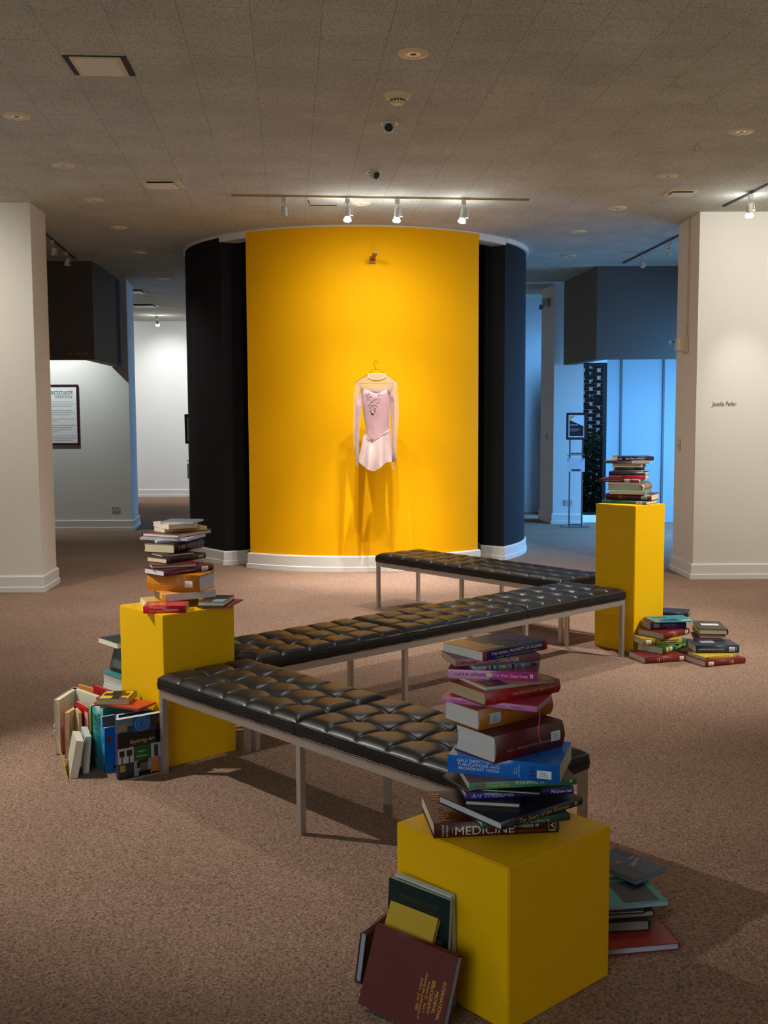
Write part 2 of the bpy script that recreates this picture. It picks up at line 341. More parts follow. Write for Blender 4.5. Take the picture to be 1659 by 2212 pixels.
def arcp(a0, a1, r=RO, step=2): n = max(2, int(abs(a1-a0)/step)); return [pol(a0+(a1-a0)*i/n, r) for i in range(n+1)]
baseboard('baseboard_center', [pol(-123.3, RI)]+arcp(-123.3, -48.6)+[pol(-48.6, RI)], out=1, h=.165)
# black jambs behind the openings, with their own skirting
def wallseg(name, pts, mat, label=None): return solid(name, pts, 0, CEIL, mat, label)
jl = [pol(-134.2, RO), pol(-134.2, RI-.12)]
wallseg('wall_jamb_left', [(-1.70, 11.60), (-1.52, 11.66), (-1.40, 11.92), (-1.55, 11.95)], BLK)
baseboard('baseboard_drum_left', [(-1.40, 11.92), (-1.52, 11.66), (-1.62, 11.60), (-1.735, 11.55)]+arcp(-134.2, -262)[1:], out=-1)
wallseg('wall_jamb_right', [(1.33, 11.86), (1.13, 12.02), (1.10, 12.3), (1.3, 12.3)], BLK)
baseboard('baseboard_drum_right', [(1.08, 12.25), (1.11, 12.0), (1.335, 11.85)]+arcp(-35, 98)[1:], out=1)
# the dark inside of the drum
wallseg('wall_inner', [(-1.9, 13.2), (1.3, 13.2), (1.3, 13.3), (-1.9, 13.3)], BLK)
ST = {
'front': [(0.1336, 2.8422, 0.443, 0.1112, 0.3616, 0.2787, 0.0422),
  (0.2628, 2.8071, 0.4852, 0.2314, 0.2552, 0.1706, 0.0186),
  (0.3083, 2.7467, 0.5038, 0.6421, 0.3131, 0.2628, 0.023),
  (0.2201, 2.8744, 0.5268, -0.164, 0.1531, 0.1899, 0.0149),
  (0.2233, 2.8721, 0.5416, 0.1422, 0.3089, 0.0776, 0.0214),
  (0.4257, 2.8492, 0.5631, 1.3749, 0.1499, 0.1971, 0.0095),
  (0.2234, 2.8476, 0.5726, 0.4355, 0.1803, 0.1019, 0.0094),
  (0.2294, 2.8434, 0.582, 0.1283, 0.3038, 0.0922, 0.0186),
  (0.4757, 2.8352, 0.6006, 1.254, 0.2201, 0.3155, 0.0515),
  (0.3046, 2.84, 0.6521, 0.6385, 0.2637, 0.1767, 0.0772),
  (0.2642, 2.8946, 0.7293, 0.6317, 0.2837, 0.1609, 0.0578),
  (0.4176, 2.8791, 0.7871, 1.1433, 0.1581, 0.2827, 0.0163),
  (0.2788, 2.8807, 0.8034, 0.5762, 0.2739, 0.1663, 0.039),
  (0.2798, 2.9017, 0.8424, 0.4488, 0.2263, 0.1357, 0.009),
  (0.4336, 2.9688, 0.8515, 1.3906, 0.1295, 0.2564, 0.0258),
  (0.259, 2.9999, 0.8773, 0.293, 0.2013, 0.1399, 0.0096),
  (0.2033, 3.0035, 0.8869, 0.2686, 0.2616, 0.128, 0.0201),
  (0.2789, 2.9793, 0.907, 0.6551, 0.2608, 0.1736, 0.027)],
'left': [(-1.124, 4.9623, 0.709, 0.4342, 0.2804, 0.1569, 0.0273),
  (-0.9109, 4.836, 0.712, 1.6406, 0.1743, 0.1928, 0.0324),
  (-0.7501, 4.9256, 0.725, 1.4707, 0.2047, 0.122, 0.0189),
  (-1.0215, 4.945, 0.742, 0.5783, 0.2529, 0.1506, 0.0338),
  (-0.8755, 4.9974, 0.7758, 1.3162, 0.1875, 0.2716, 0.0806),
  (-1.0345, 4.9715, 0.8564, 0.8121, 0.2897, 0.1667, 0.0299),
  (-1.1025, 5.02, 0.8863, 0.3361, 0.2139, 0.0827, 0.0171),
  (-1.0414, 5.0729, 0.9034, 0.9228, 0.256, 0.148, 0.0273),
  (-1.0716, 5.1048, 0.9306, 0.6433, 0.1758, 0.1325, 0.0134),
  (-1.0133, 5.141, 0.944, 1.176, 0.2629, 0.1843, 0.0472),
  (-1.1103, 5.1852, 0.9912, 0.4914, 0.1702, 0.1101, 0.0109),
  (-0.958, 5.1693, 1.0021, 1.3137, 0.2135, 0.2565, 0.0126),
  (-1.0042, 5.1742, 1.0147, 1.1031, 0.2773, 0.2243, 0.0204),
  (-1.0819, 5.2369, 1.0351, 0.6377, 0.2312, 0.1219, 0.0202),
  (-1.0556, 5.2067, 1.0553, 0.6057, 0.1547, 0.1943, 0.024),
  (-0.9427, 5.2426, 1.0793, 1.4006, 0.1566, 0.1708, 0.0091)],
'right': [(1.7828, 7.2264, 0.997, 0.98, 0.2176, 0.3206, 0.0216),
  (1.8287, 7.279, 1.0186, 1.0858, 0.229, 0.3195, 0.0429),
  (1.7829, 7.2823, 1.0615, 1.148, 0.2531, 0.2416, 0.0229),
  (1.7824, 7.3433, 1.0844, 1.0667, 0.256, 0.2489, 0.0421),
  (1.7912, 7.3727, 1.1265, 1.1225, 0.2324, 0.2417, 0.011),
  (1.7685, 7.3858, 1.1375, 1.1025, 0.2004, 0.2808, 0.0252),
  (1.8196, 7.4142, 1.1627, 1.2042, 0.1511, 0.2536, 0.0234),
  (1.819, 7.4219, 1.1861, 1.181, 0.1925, 0.2527, 0.0235),
  (1.7997, 7.4669, 1.2096, 1.1596, 0.147, 0.1928, 0.0078),
  (1.8386, 7.522, 1.2174, 1.43, 0.1599, 0.2056, 0.0187),
  (1.8151, 7.5069, 1.2361, 1.1449, 0.1401, 0.2095, 0.0272),
  (1.8713, 7.519, 1.2633, 1.2457, 0.1398, 0.3098, 0.0215),
  (1.6483, 7.5573, 1.2848, -0.035, 0.2607, 0.1933, 0.028)],
'pileA': [(1.6988, 6.8486, 0, 0.2504, 0.2925, 0.2328, 0.0419),
  (1.8398, 6.934, 0.0419, 0.7875, 0.3656, 0.2215, 0.047),
  (1.7195, 6.9947, 0.0889, 0.1929, 0.2771, 0.2078, 0.0422),
  (1.8557, 6.9805, 0.1311, 0.6779, 0.2782, 0.2553, 0.0436),
  (1.7857, 7.0703, 0.1747, 0.1646, 0.2537, 0.2219, 0.0531),
  (1.8183, 7.0573, 0.2277, 0.156, 0.2668, 0.361, 0.0067)],
'pileB': [(2.0446, 6.6887, 0, 0.349, 0.3102, 0.2368, 0.0382),
  (2.0522, 6.7257, 0.0382, 0.3976, 0.2522, 0.1713, 0.0194),
  (2.0245, 6.8369, 0.0576, 0.0102, 0.2842, 0.1572, 0.0511),
  (2.0652, 7.0193, 0.1087, -0.1763, 0.1745, 0.2182, 0.0121),
  (2.1017, 7.0263, 0.1208, -0.1118, 0.1721, 0.2616, 0.0231),
  (2.1071, 7.031, 0.1439, -0.1188, 0.1914, 0.2769, 0.039)],
'pileF': [(0.5666, 3.0205, 0, 0.1612, 0.3, 0.1947, 0.0221),
  (0.5555, 3.1224, 0.0221, 0.1002, 0.24, 0.17, 0.0335),
  (0.5649, 3.1319, 0.0556, 0.1502, 0.25, 0.17, 0.0204),
  (0.5561, 3.126, 0.076, 0.0998, 0.22, 0.15, 0.0111),
  (0.5798, 3.1297, 0.0871, 0.1723, 0.28, 0.176, 0.0052),
  (0.7802, 3.2923, 0.0923, 0.6737, 0.1566, 0.2099, 0.0158)],
'stand': [(-1.1732, 4.6233, 0, 0.6204, 0.2366, 0.041, 0.2792),
  (-1.2078, 4.7086, 0, 1.005, 0.17, 0.0381, 0.2655),
  (-1.2732, 4.7202, 0, 0.3897, 0.0472, 0.0393, 0.2181),
  (-1.3038, 4.8017, 0, -0.869, 0.1051, -0.003, 0.2583),
  (-1.297, 4.7523, 0, 0.998, 0.2, 0.0765, 0.2865),
  (-1.3634, 4.7906, 0, 0.8276, 0.18, 0.0198, 0.2871)],
'tops': [(-1.1129, 4.7066, 0.288, 1.1017, 0.1526, 0.2569, 0.0097),
  (-1.169, 4.7793, 0.3, 1.5546, 0.2001, 0.1485, 0.0256)],
}
LN = {
'imb': ([-0.0591, 2.7901, 0.0042], [[0.777, 0.2396, -0.5822], [-0.6295, 0.2823, -0.7239], [-0.0091, 0.9289, 0.3702]], [0.2736, 0.2118, 0.03]),
'vat': ([0.0023, 2.8949, -0.0], [[0.738, 0.0492, -0.673], [-0.6748, 0.054, -0.736], [0.0001, 0.9973, 0.0731]], [0.2209, 0.3096, 0.012]),
'vat2': ([0.0403, 2.9299, -0.0], [[0.7246, -0.0145, -0.689], [-0.6892, -0.0147, -0.7244], [0.0004, 0.9998, -0.0207]], [0.2093, 0.3146, 0.016]),
'yel': ([-0.0647, 2.7868, 0.0], [[0.7595, 0.2765, -0.5889], [-0.6505, 0.3226, -0.6876], [-0.0002, 0.9053, 0.4249]], [0.1696, 0.2778, 0.016]),
'thk': ([-0.0901, 2.9037, 0.0018], [[0.2346, 0.1546, 0.9597], [0.9361, 0.2303, -0.2659], [-0.2621, 0.9608, -0.0907]], [0.24, 0.154, 0.0204]),
}
# ------------------------------------------------------------------ pedestals
def pedestal(label, x, y, yaw, s, h):
    bm = bmesh.new(); box(bm, 0, s, 0, s, 0, h)
    bmesh.ops.bevel(bm, geom=bm.edges[:], offset=.0035, segments=2, affect='EDGES')
    o = fin(bm, 'pedestal', PED); o.location = (x, y, 0); o.rotation_euler = (0, 0, R(yaw))
    return tag(o, label, 'pedestal', 'yellow display pedestals')
pedestal('low yellow cube pedestal in the foreground, stack of books on top', .317, 2.649, 41.62, .430, .443)
pedestal('mid-height yellow pedestal on the left at the corner of two benches', -1.003, 4.771, 43.1, .3905, .709)
pedestal('tallest yellow pedestal, on the right in front of the blue-lit passage', 1.683, 7.115, 40.23, .333, .997)

# ------------------------------------------------------------------ tufted benches
ML, MW, FT = .9933, .4841, .387
def cushion_mesh(seed):
    rnd = random.Random(seed); bm = bmesh.new(); nx, ny, s = 6, 3, 16; L, Wd = ML-.006, MW+.006
    NX, NY = nx*s, ny*s; cx, cy = L/nx, Wd/ny
    jx = [0]+[rnd.uniform(-.004, .004) for _ in range(nx-1)]+[0]
    amp = [[rnd.uniform(.8, 1.25) for _ in range(ny)] for _ in range(nx)]
    def H(x, y):
        gx = [k*cx for k in range(1, nx)]; gy = [k*cy for k in range(1, ny)]
        dx = min(abs(x-g) for g in gx); dy = min(abs(y-g) for g in gy)
        e = min(x, L-x, y, Wd-y); ed = min(1, max(0, e)/.05); z = .052+.022*(1-(1-ed)**2.2)
        seam = lambda d: .0078*math.exp(-d/.0055)+.0018*math.exp(-(d/.020)**2)
        f = .35+.65*min(1, e/.03)
        z -= (seam(dx)+seam(dy))*f
        z -= .012*math.exp(-(dx*dx+dy*dy)/.042**2) + .004*math.exp(-(dx*dx+dy*dy)/.012**2)
        i, j = min(nx-1, int(x/cx)), min(ny-1, int(y/cy))
        bx, by = sin(pi*(x/cx-i)), sin(pi*(y/cy-j)); z += .0024*amp[i][j]*max(0, bx*by)**.7
        th = math.atan2(y-(round(y/cy)*cy), x-(round(x/cx)*cx)); rr = math.hypot(dx, dy)
        z += .0014*sin(th*7+i*2+j)*math.exp(-(rr/.05)**2)
        return z
    def coord(n, N, c): 
        k, f = divmod(n, s); f = f/s; f = .5-.5*cos(pi*f) if 0 < f < 1 else f; return (k+.5*(f)+.5*(n % s)/s)*c if n < N else N/s*c
    xs = [coord(i, NX, cx) for i in range(NX+1)]; ys = [coord(i, NY, cy) for i in range(NY+1)]
    g = [[bm.verts.new((x, y, H(x, y))) for y in ys] for x in xs]
    for i in range(NX):
        for j in range(NY):
            bm.faces.new((g[i][j], g[i+1][j], g[i+1][j+1], g[i][j+1])).smooth = True
    ring = [g[i][0] for i in range(NX)]+[g[NX][j] for j in range(NY)]+[g[i][NY] for i in range(NX, 0, -1)]+[g[0][j] for j in range(NY, 0, -1)]
    prev = ring
    for z, out in ((.044, .0025), (.022, .006), (.004, .003), (.0, -.006)):
        cur = []
        for v in ring:
            x, y = v.co.x, v.co.y; ox = -out if x < 1e-5 else (out if x > L-1e-5 else 0); oy = -out if y < 1e-5 else (out if y > Wd-1e-5 else 0)
            cur.append(bm.verts.new((x+ox, y+oy, z+.0015*sin(x*21+y*17))) if z > 0 else bm.verts.new((x+ox, y+oy, 0)))
        n = len(ring)
        for k in range(n): bm.faces.new((prev[k], cur[k], cur[(k+1) % n], prev[(k+1) % n])).smooth = True
        prev = cur
    bm.faces.new(prev[::-1])
    bmesh.ops.recalc_face_normals(bm, faces=bm.faces)
    me = bpy.data.meshes.new('cushion'); bm.to_mesh(me); bm.free(); me.materials.append(LEATHER)
    nodes_ = [(k*cx, j*cy, H(k*cx, j*cy)) for k in range(1, nx) for j in range(1, ny)]
    bm = bmesh.new()
    for zz, o in ((.049, .002), (.003, .002)):
        P = [(-o, -o), (L+o, -o), (L+o, Wd+o), (-o, Wd+o), (-o, -o)]; pts = []
        for a, b in zip(P, P[1:]):
            for k in range(24): t = k/24; x, y = a[0]+(b[0]-a[0])*t, a[1]+(b[1]-a[1])*t; pts.append((x, y, zz+.0012*sin(x*40+y*31)))
        pts.append(pts[0]); tube(bm, pts, .0032, 6)
    for k in range(1, nx): tube(bm, [(k*cx, y, H(k*cx, y)-.0002) for y in [Wd*q/48 for q in range(49)]], .0019, 5)
    for k in range(1, ny): tube(bm, [(x, k*cy, H(x, k*cy)-.0002) for x in [L*q/96 for q in range(97)]], .0019, 5)
    pm = bpy.data.meshes.new('piping'); bm.to_mesh(pm); bm.free(); pm.materials.append(LEATHER)
    return me, pm, nodes_
CU = [cushion_mesh(k) for k in range(3)]
bm = bmesh.new(); lathe(bm, [(0.0001, .0045), (.006, .004), (.009, .001), (.0092, -.002)], 12); 
for f in bm.faces: f.smooth = True
BTN = bpy.data.meshes.new('button'); bm.to_mesh(BTN); bm.free(); BTN.materials.append(M((92, 88, 78), .25, .7, name='glint_button'))  # lightened and made metallic so the leather buttons show glints
def bench(label, x, y, yaw, n, k0):
    t = thing('tufted_bench', label, 'bench', (x, y, 0), R(yaw), 'black leather benches set in a zigzag')
    bm = bmesh.new(); Lt = n*ML
    for a in ((0, Lt, 0, .013), (0, Lt, MW-.013, MW), (0, .013, .013, MW-.013), (Lt-.013, Lt, .013, MW-.013)): box(bm, a[0], a[1], a[2], a[3], FT-.036, FT)
    for k in range(1, n): box(bm, k*ML-.006, k*ML+.006, .013, MW-.013, FT-.036, FT-.006)
    fin(bm, 'frame', STEEL, t)
    for k in range(n+1):
        for s in (0, 1):
            xx = min(max(k*ML-.013, 0), Lt-.026); yy = s*(MW-.026)
            bm = bmesh.new(); box(bm, xx, xx+.026, yy, yy+.026, 0, FT-.036); box(bm, xx+.003, xx+.023, yy+.003, yy+.023, 0, .004); fin(bm, 'leg', STEEL, t)
    for k in range(n):
        cm, pm, nd = CU[(k0+k) % 3]
        c = link('cushion', cm, [], t); c.location = (k*ML+.003, -.003, FT+.001)
        p = link('piping', pm, [], c)
        for q in nd:
            b_ = link('button', BTN, [], c); b_.location = (q[0], q[1], q[2]+.0045)
    return t
bench('nearest black tufted bench with two cushions, running from the left pedestal to the foreground cube', -1.014, 4.705, -46.74, 2, 0)
bench('middle black tufted bench, the longest with three cushions, between left and tall pedestals', -.621, 5.015, 41.92, 3, 1)
bench('farthest black tufted bench, two cushions, ending in front of the yellow curved wall', -.068, 8.901, -48.73, 2, 2)

# ------------------------------------------------------------------ costume hanging before the yellow wall
def fabric(name, rgb, alpha=1, rough=.6, sheen=.4, ns=3000):
    m, nt, b, tc = base(name, rough); b.inputs['Sheen Weight'].default_value = sheen
    n = noise(nt, tc.outputs['Object'], 9, 3); c = lin(rgb); r = ramp(nt, n.outputs['Fac'], [(.3, tuple(v*.86 for v in c)), (.7, c)])
    nt.links.new(r.outputs[0], b.inputs['Base Color'])
    if alpha < 1: b.inputs['Alpha'].default_value = alpha
    return m
PINK = fabric('dusty_pink_stretch_fabric', (158, 118, 120)); SHEER = fabric('sheer_flesh_mesh', (190, 160, 135), .40); TULLE = fabric('pale_tulle', (188, 162, 158), .66)
BEAD = M((205, 178, 174), .2, .3, name='rhinestone', nv=.3, ns=400); GAUZE = fabric('sheer_sleeve_gauze', (185, 165, 155), .26)
dress = thing('skating_dress', 'pale pink long-sleeved skating dress with sheer yoke, hanging before the yellow wall', 'dress', (-.068, 10.62, 2.151))
def sect(rows, name, mat, n=28, wr=0, pleat=0, parent=None, open_=False):
    """rows of (z, xl, xr, depth) in mm -> soft flattened tube"""
    bm = bmesh.new(); rings = []
    for q, (z, xl, xr, d) in enumerate(rows):
        c, a = (xl+xr)/2, (xr-xl)/2; ring = []
        for k in range(n):
            t = 2*pi*k/n; f = 1+wr*sin(t*5+z*.021)+pleat*(q/len(rows))*sin(t*9+.4)
            ring.append(bm.verts.new(((c+a*cos(t)*(1+.3*(f-1)))/1000, d*sin(t)*f/1000, -z/1000)))
        rings.append(ring)
    for a_, b_ in zip(rings, rings[1:]):
        for k in range(n): bm.faces.new((a_[k], a_[(k+1) % n], b_[(k+1) % n], b_[k])).smooth = True
    if not open_: bm.faces.new(rings[0]); bm.faces.new(rings[-1][::-1])
    bmesh.ops.recalc_face_normals(bm, faces=bm.faces); return fin(bm, name, mat, parent or dress)
yoke = sect([(128, -80, 90, 14), (150, -110, 120, 20), (185, -170, 170, 24), (210, -205, 200, 26), (235, -200, 200, 30), (265, -165, 165, 36), (330, -150, 145, 40)], 'yoke', SHEER)
bodice = sect([(285, -150, 138, 40), (330, -152, 138, 46), (400, -148, 134, 52), (460, -140, 130, 52), (530, -130, 128, 48), (600, -118, 126, 44), (670, -108, 122, 44), (720, -104, 120, 46), (760, -104, 118, 48), (800, -104, 116, 46)], 'bodice', PINK, 48, .035)
for v in bodice.data.vertices:
    x, y, z = v.co
    if z > -.30: v.co.z = -(.258+.062*(1-min(1, abs(x+.006)/.135)**1.6))
    if z < -.5: v.co.y += .004*sin((x*.8+z*.6)*90)
lace = bmesh.new(); rnd = random.Random(5)
for i in range(230):
    t = rnd.random(); z = 300+t*215; wdt = (1-t)**.8*78+8; x = -20+rnd.uniform(-1, 1)*wdt-20*t
    if abs(x+20) < 20*(1-t) and t < .2: continue
    s = rnd.uniform(2.2, 5)/1000; bmesh.ops.create_icosphere(lace, subdivisions=1, radius=s, matrix=Matrix.Translation((x/1000, -.056+.02*(x/140)**2, -z/1000)))
fin(lace, 'lace_applique', BEAD, bodice, True)
for sgn, pts in ((-1, [(-155, 252), (-160, 285), (-168, 320), (-182, 345)]), (1, [(130, 262), (140, 300), (155, 335), (172, 362)])):
    bm = bmesh.new()
    for (x0_, z0_), (x1_, z1_) in zip(pts, pts[1:]):
        for k in range(5): t = k/5; bmesh.ops.create_icosphere(bm, subdivisions=1, radius=.0045, matrix=Matrix.Translation(((x0_+(x1_-x0_)*t)/1000, -.04, -(z0_+(z1_-z0_)*t)/1000)))
    fin(bm, 'bead_trim', BEAD, dress)
bm = bmesh.new(); pts = [(.003+.088*cos(2*pi*k/28), -.012+.020*sin(2*pi*k/28)*-1, -.146-.040*max(-.45, sin(2*pi*k/28))) for k in range(29)]; tube(bm, pts, .006, 6)
collar = fin(bm, 'collar', BEAD, dress)
def sleeve(rows_o, rows_i, cuff):
    o = sect(rows_o, 'sleeve', GAUZE, 20); sect(rows_i, 'sleeve_lining', PINK, 16, .03, parent=o)
    bm = bmesh.new()
    for x, z, s in cuff: bmesh.ops.create_icosphere(bm, subdivisions=1, radius=s, matrix=Matrix.Translation((x/1000, -.012, -z/1000)))
    fin(bm, 'beaded_cuff', BEAD, o)
sleeve([(212, -206, -160, 14), (300, -222, -150, 22), (420, -230, -150, 26), (560, -236, -160, 24), (700, -238, -172, 20), (820, -232, -178, 16), (905, -222, -178, 12), (960, -212, -184, 8), (1000, -206, -192, 4)],
       [(350, -205, -150, 12), (450, -206, -158, 18), (600, -208, -170, 17), (760, -212, -178, 14), (880, -214, -180, 11), (915, -216, -182, 9), (960, -212, -188, 6), (1040, -203, -190, 4), (1066, -197, -194, 2)],
       [(-213+1.1*k+rnd.uniform(-5, 5), 905+10*k, .0042) for k in range(16)])
sleeve([(205, 150, 198, 14), (300, 150, 212, 22), (420, 152, 218, 26), (540, 158, 222, 25), (700, 162, 206, 20), (820, 158, 198, 16), (930, 160, 194, 12), (1010, 156, 186, 8), (1060, 156, 168, 4)],
       [(285, 125, 142, 12), (360, 130, 172, 16), (480, 136, 178, 18), (620, 142, 176, 16), (780, 148, 176, 13), (900, 152, 180, 11), (1000, 152, 190, 8)],
       [(158+rnd.uniform(-8, 8), 815+12*k, .0042) for k in range(14)]+[(163+rnd.uniform(-8, 8), 1000+11*k, .005) for k in range(9)])
sk = sect([(700, -124, 130, 44), (745, -134, 134, 50), (800, -142, 136, 60), (880, -158, 144, 80), (960, -176, 152, 98), (990, -182, 156, 104)], 'skirt', TULLE, 72, 0, .26, open_=True)
for v in sk.data.vertices:
    if v.co.z < -.93:
        x = v.co.x; v.co.z -= .06*max(0, 1-((x+.05)/.13)**2)+.035*(1-abs((x+.02)/.16))
bm = bmesh.new(); tube(bm, [(-.108, -.046, -.718), (-.075, -.05, -.765), (-.047, -.05, -.797), (.02, -.052, -.75), (.08, -.05, -.705), (.122, -.04, -.672)], .0028, 6); fin(bm, 'waist_piping', TULLE, sk)
for i_, v in enumerate(sk.data.vertices):
    x = v.co.x
    vl = -.797+(x+.05)*.72 if x > -.05 else -.797+(-.05-x)*1.05
    if i_ < 72: v.co.z = min(-.66, vl)+.0; v.co.y *= 1.12
    elif i_ < 144: v.co.z = min(-.72, vl-.035); v.co.y *= 1.1
    elif i_ < 216: v.co.z = min(-.78, vl-.06)
# hanger
hg = thing('wire_hanger', 'thin wire clothes hanger holding the pink dress', 'hanger', (-.068, 10.62, 2.151))
bm = bmesh.new(); hp = [(.015, 0, -.035), (.013, 0, -.012), (-.004, 0, 0), (-.022, 0, -.008), (-.03, 0, -.026), (-.016, 0, -.048), (-.007, 0, -.062), (-.010, 0, -.078)]
tube(bm, hp, .0024, 6); fin(bm, 'hook', M((120, 90, 40), .35, 1, name='brass_wire'), hg)
bm = bmesh.new(); tube(bm, [(-.010, 0, -.078), (-.035, 0, -.088), (-.075, 0, -.125), (-.205, 0, -.208), (-.205, 0, -.221), (.20, 0, -.219), (.198, 0, -.205), (.09, 0, -.13), (.03, 0, -.086), (-.010, 0, -.078)], .0024, 6)
fin(bm, 'shoulder_wire', M((120, 90, 40), .35, 1, name='brass_wire'), hg)
# bracket high on the wall that carries the dress
bk = thing('wall_bracket', 'small mustard wooden bracket jutting from the top of the yellow wall', 'bracket', (-.105, 10.99, 3.19))
bm = bmesh.new(); v = box(bm, -.022, .022, -.36, .03, -.008, .014)
for q in v:
    if q.co.y < -.3: q.co.x = q.co.x*.8+.035; q.co.z += .012
fin(bm, 'prong', M((150, 92, 6), .5, name='mustard_wood'), bk)
bm = bmesh.new(); box(bm, -.03, .03, .0, .02, -.04, .03); fin(bm, 'back_plate', M((150, 92, 6), .5, name='mustard_wood'), bk)
bm = bmesh.new(); tube(bm, [(.035, -.355, .0), (.037, -.37, -1.038)], .00025, 4); fin(bm, 'hanging_line', M((150, 120, 40), .5, name='nylon_line'), bk)

# ------------------------------------------------------------------ ceiling fittings
FIX = M((232, 214, 172), .5, name='cream_enamel'); STREAK = M((244, 242, 236), .3, .25, name='white_reflector_streaks'); DARK = M((18, 17, 16), .6, name='dark_gap_paint')  # DARK paints the shade inside recesses, slots and gaps
WHT = M((205, 203, 198), .4, name='white_enamel')
def dl_proto():
    t = thing('recessed_downlight', 'x', 'ceiling light')
    bm = bmesh.new(); lathe(bm, [(.086, 0), (.085, -.006), (.078, -.010), (.052, -.013), (.049, -.008), (.049, -.001)], 36); fin(bm, 'trim_ring', FIX, t, True)
    bm = bmesh.new()
    for k in range(10):
        a = 2*pi*k/10; m = Matrix.Rotation(a, 4, 'Z'); box(bm, .018, .047, -.009, .009, -.0085, -.004, 0, m)
    fin(bm, 'reflector', STREAK, t)  # near-white bars paint the bright streaks seen in the reflector
    bm = bmesh.new(); lathe(bm, [(.0495, -.0035), (.0001, -.0035)], 24); fin(bm, 'recess', DARK, t)  # flat dark disc painted for the shade of the recess
    return t
dl = dl_proto()
DL = [(.168, 5.9, 'unlit round ceiling downlight nearest the viewer, above the smoke detector'), (2.454, 7.5, 'round ceiling downlight nearest the right edge of the picture'),
 (2.31, 8.85, 'round downlight second from the front in the right-hand row'), (2.195, 10.19, 'round downlight in the right row beside the square air vent'),
 (2.054, 11.46, 'round downlight between the right wall end and the drum top'), (2.247, 13.15, 'round downlight in blue gloom near the right bulkhead'),
 (-2.345, 7.05, 'round downlight closest to the left edge of the picture'), (-2.449, 8.4, 'round downlight above the left wall end, second in its row'),
 (-2.568, 9.7, 'round downlight third in the left row, left of the flat vent'), (-2.69, 11.09, 'round downlight fourth in the left row, above the passage mouth'),
 (-2.83, 12.7, 'bright-rimmed downlight in the dim ceiling left of the drum'), (-3.05, 15.08, 'farthest bright-rimmed downlight in the left row'),
 (-.195, 9.92, 'round downlight just behind the track over the yellow wall')]
for k, (x, y, lb) in enumerate(DL):
    o = dl if k == 0 else copy_tree(dl); o.location = (x, y, CEIL); tag(o, lb, 'ceiling light', 'recessed round downlights')
sd = thing('smoke_detector', 'round smoke detector with slotted dome below the front downlight', 'smoke detector', (.094, 6.625, CEIL))
bm = bmesh.new(); lathe(bm, [(.082, 0), (.082, -.012), (.070, -.026), (.05, -.03)], 36); fin(bm, 'base', FIX, sd, True)
bm = bmesh.new(); lathe(bm, [(.05, -.03), (.046, -.05), (.03, -.056), (.03, -.062), (.0001, -.063)], 32); h_ = fin(bm, 'sensing_dome', FIX, sd, True)
bm = bmesh.new()
for k in range(16):
    m = Matrix.Rotation(2*pi*k/16, 4, 'Z'); box(bm, .043, .0485, -.006, .006, -.047, -.033, 0, m)
fin(bm, 'vent_slots', DARK, h_)
def eyeball(x, y, rx, lb):
    t = thing('eyeball_light', lb, 'ceiling light', (x, y, CEIL), 0, 'swivelling eyeball ceiling lights')
    bm = bmesh.new(); lathe(bm, [(.062, 0), (.060, -.006), (.044, -.006)], 32); fin(bm, 'trim_ring', FIX, t, True)
    m = Matrix.Rotation(rx, 4, 'Z') @ Matrix.Rotation(R(-62), 4, 'X')
    bm = bmesh.new(); lathe(bm, [(.030, .0), (.040, -.012), (.040, -.035), (.034, -.05), (.027, -.052)], 28, Matrix.Translation((0, 0, -.012)) @ m); h = fin(bm, 'housing', WHT, t, True)
    bm = bmesh.new(); lathe(bm, [(.029, -.0525), (.025, -.047), (.0001, -.045)], 24, Matrix.Translation((0, 0, -.012)) @ m); fin(bm, 'lens', M((60, 74, 70), .1, .2, name='lens_glass'), h, True)
eyeball(.047, 7.276, R(-5), 'eyeball ceiling light with dark round lens, below the smoke detector')
eyeball(-.074, 8.668, R(35), 'eyeball ceiling light turned to the right, nearer the track')
# flat panels and vents
pt = thing('ceiling_panel_light', 'square unlit panel light with dark gaps beside it, upper left of the ceiling', 'ceiling light', (-1.555, 6.08, CEIL), R(4))
bm = bmesh.new(); box(bm, -.17, .17, -.165, .165, -.003, 0); fin(bm, 'housing', DARK, pt)
bm = bmesh.new(); box(bm, -.135, .135, -.15, .155, -.010, -.003); fin(bm, 'frame', FIX, pt)
bm = bmesh.new(); box(bm, -.112, .112, -.14, .135, -.014, -.010); fin(bm, 'diffuser', M((240, 230, 210), .5, name='frosted_panel'), pt)
def vent(x, y, sx, sy, lb, dark=0, yaw=0):
    t = thing('ceiling_vent', lb, 'vent', (x, y, CEIL), yaw, 'square flat ceiling vents')
    bm = bmesh.new(); box(bm, -sx/2, sx/2, -sy/2, sy/2, -.006, 0); fin(bm, 'frame', DARK if dark else FIX, t)
    bm = bmesh.new(); box(bm, -sx*.36, sx*.36, -sy*.4, sy*.3, -.024, -.018); box(bm, -sx*.33, sx*.33, -sy*.36, sy*.27, -.018, -.006, 1); fin(bm, 'face_plate', [M((236, 226, 200), .5, name='vent_plate'), DARK], t)
vent(-1.83, 9.08, .32, .31, 'flat cream ceiling vent left of the centre track')
vent(2.60, 9.52, .26, .22, 'flat pale ceiling vent above the right wall end')
vent(-4.13, 18.7, .5, .5, 'far ceiling vent with dark edges before the lit gallery wall', 1)
vent(-3.85, 16.6, .45, .45, 'pale ceiling vent just past the blue-lit column edge on the left', 1)
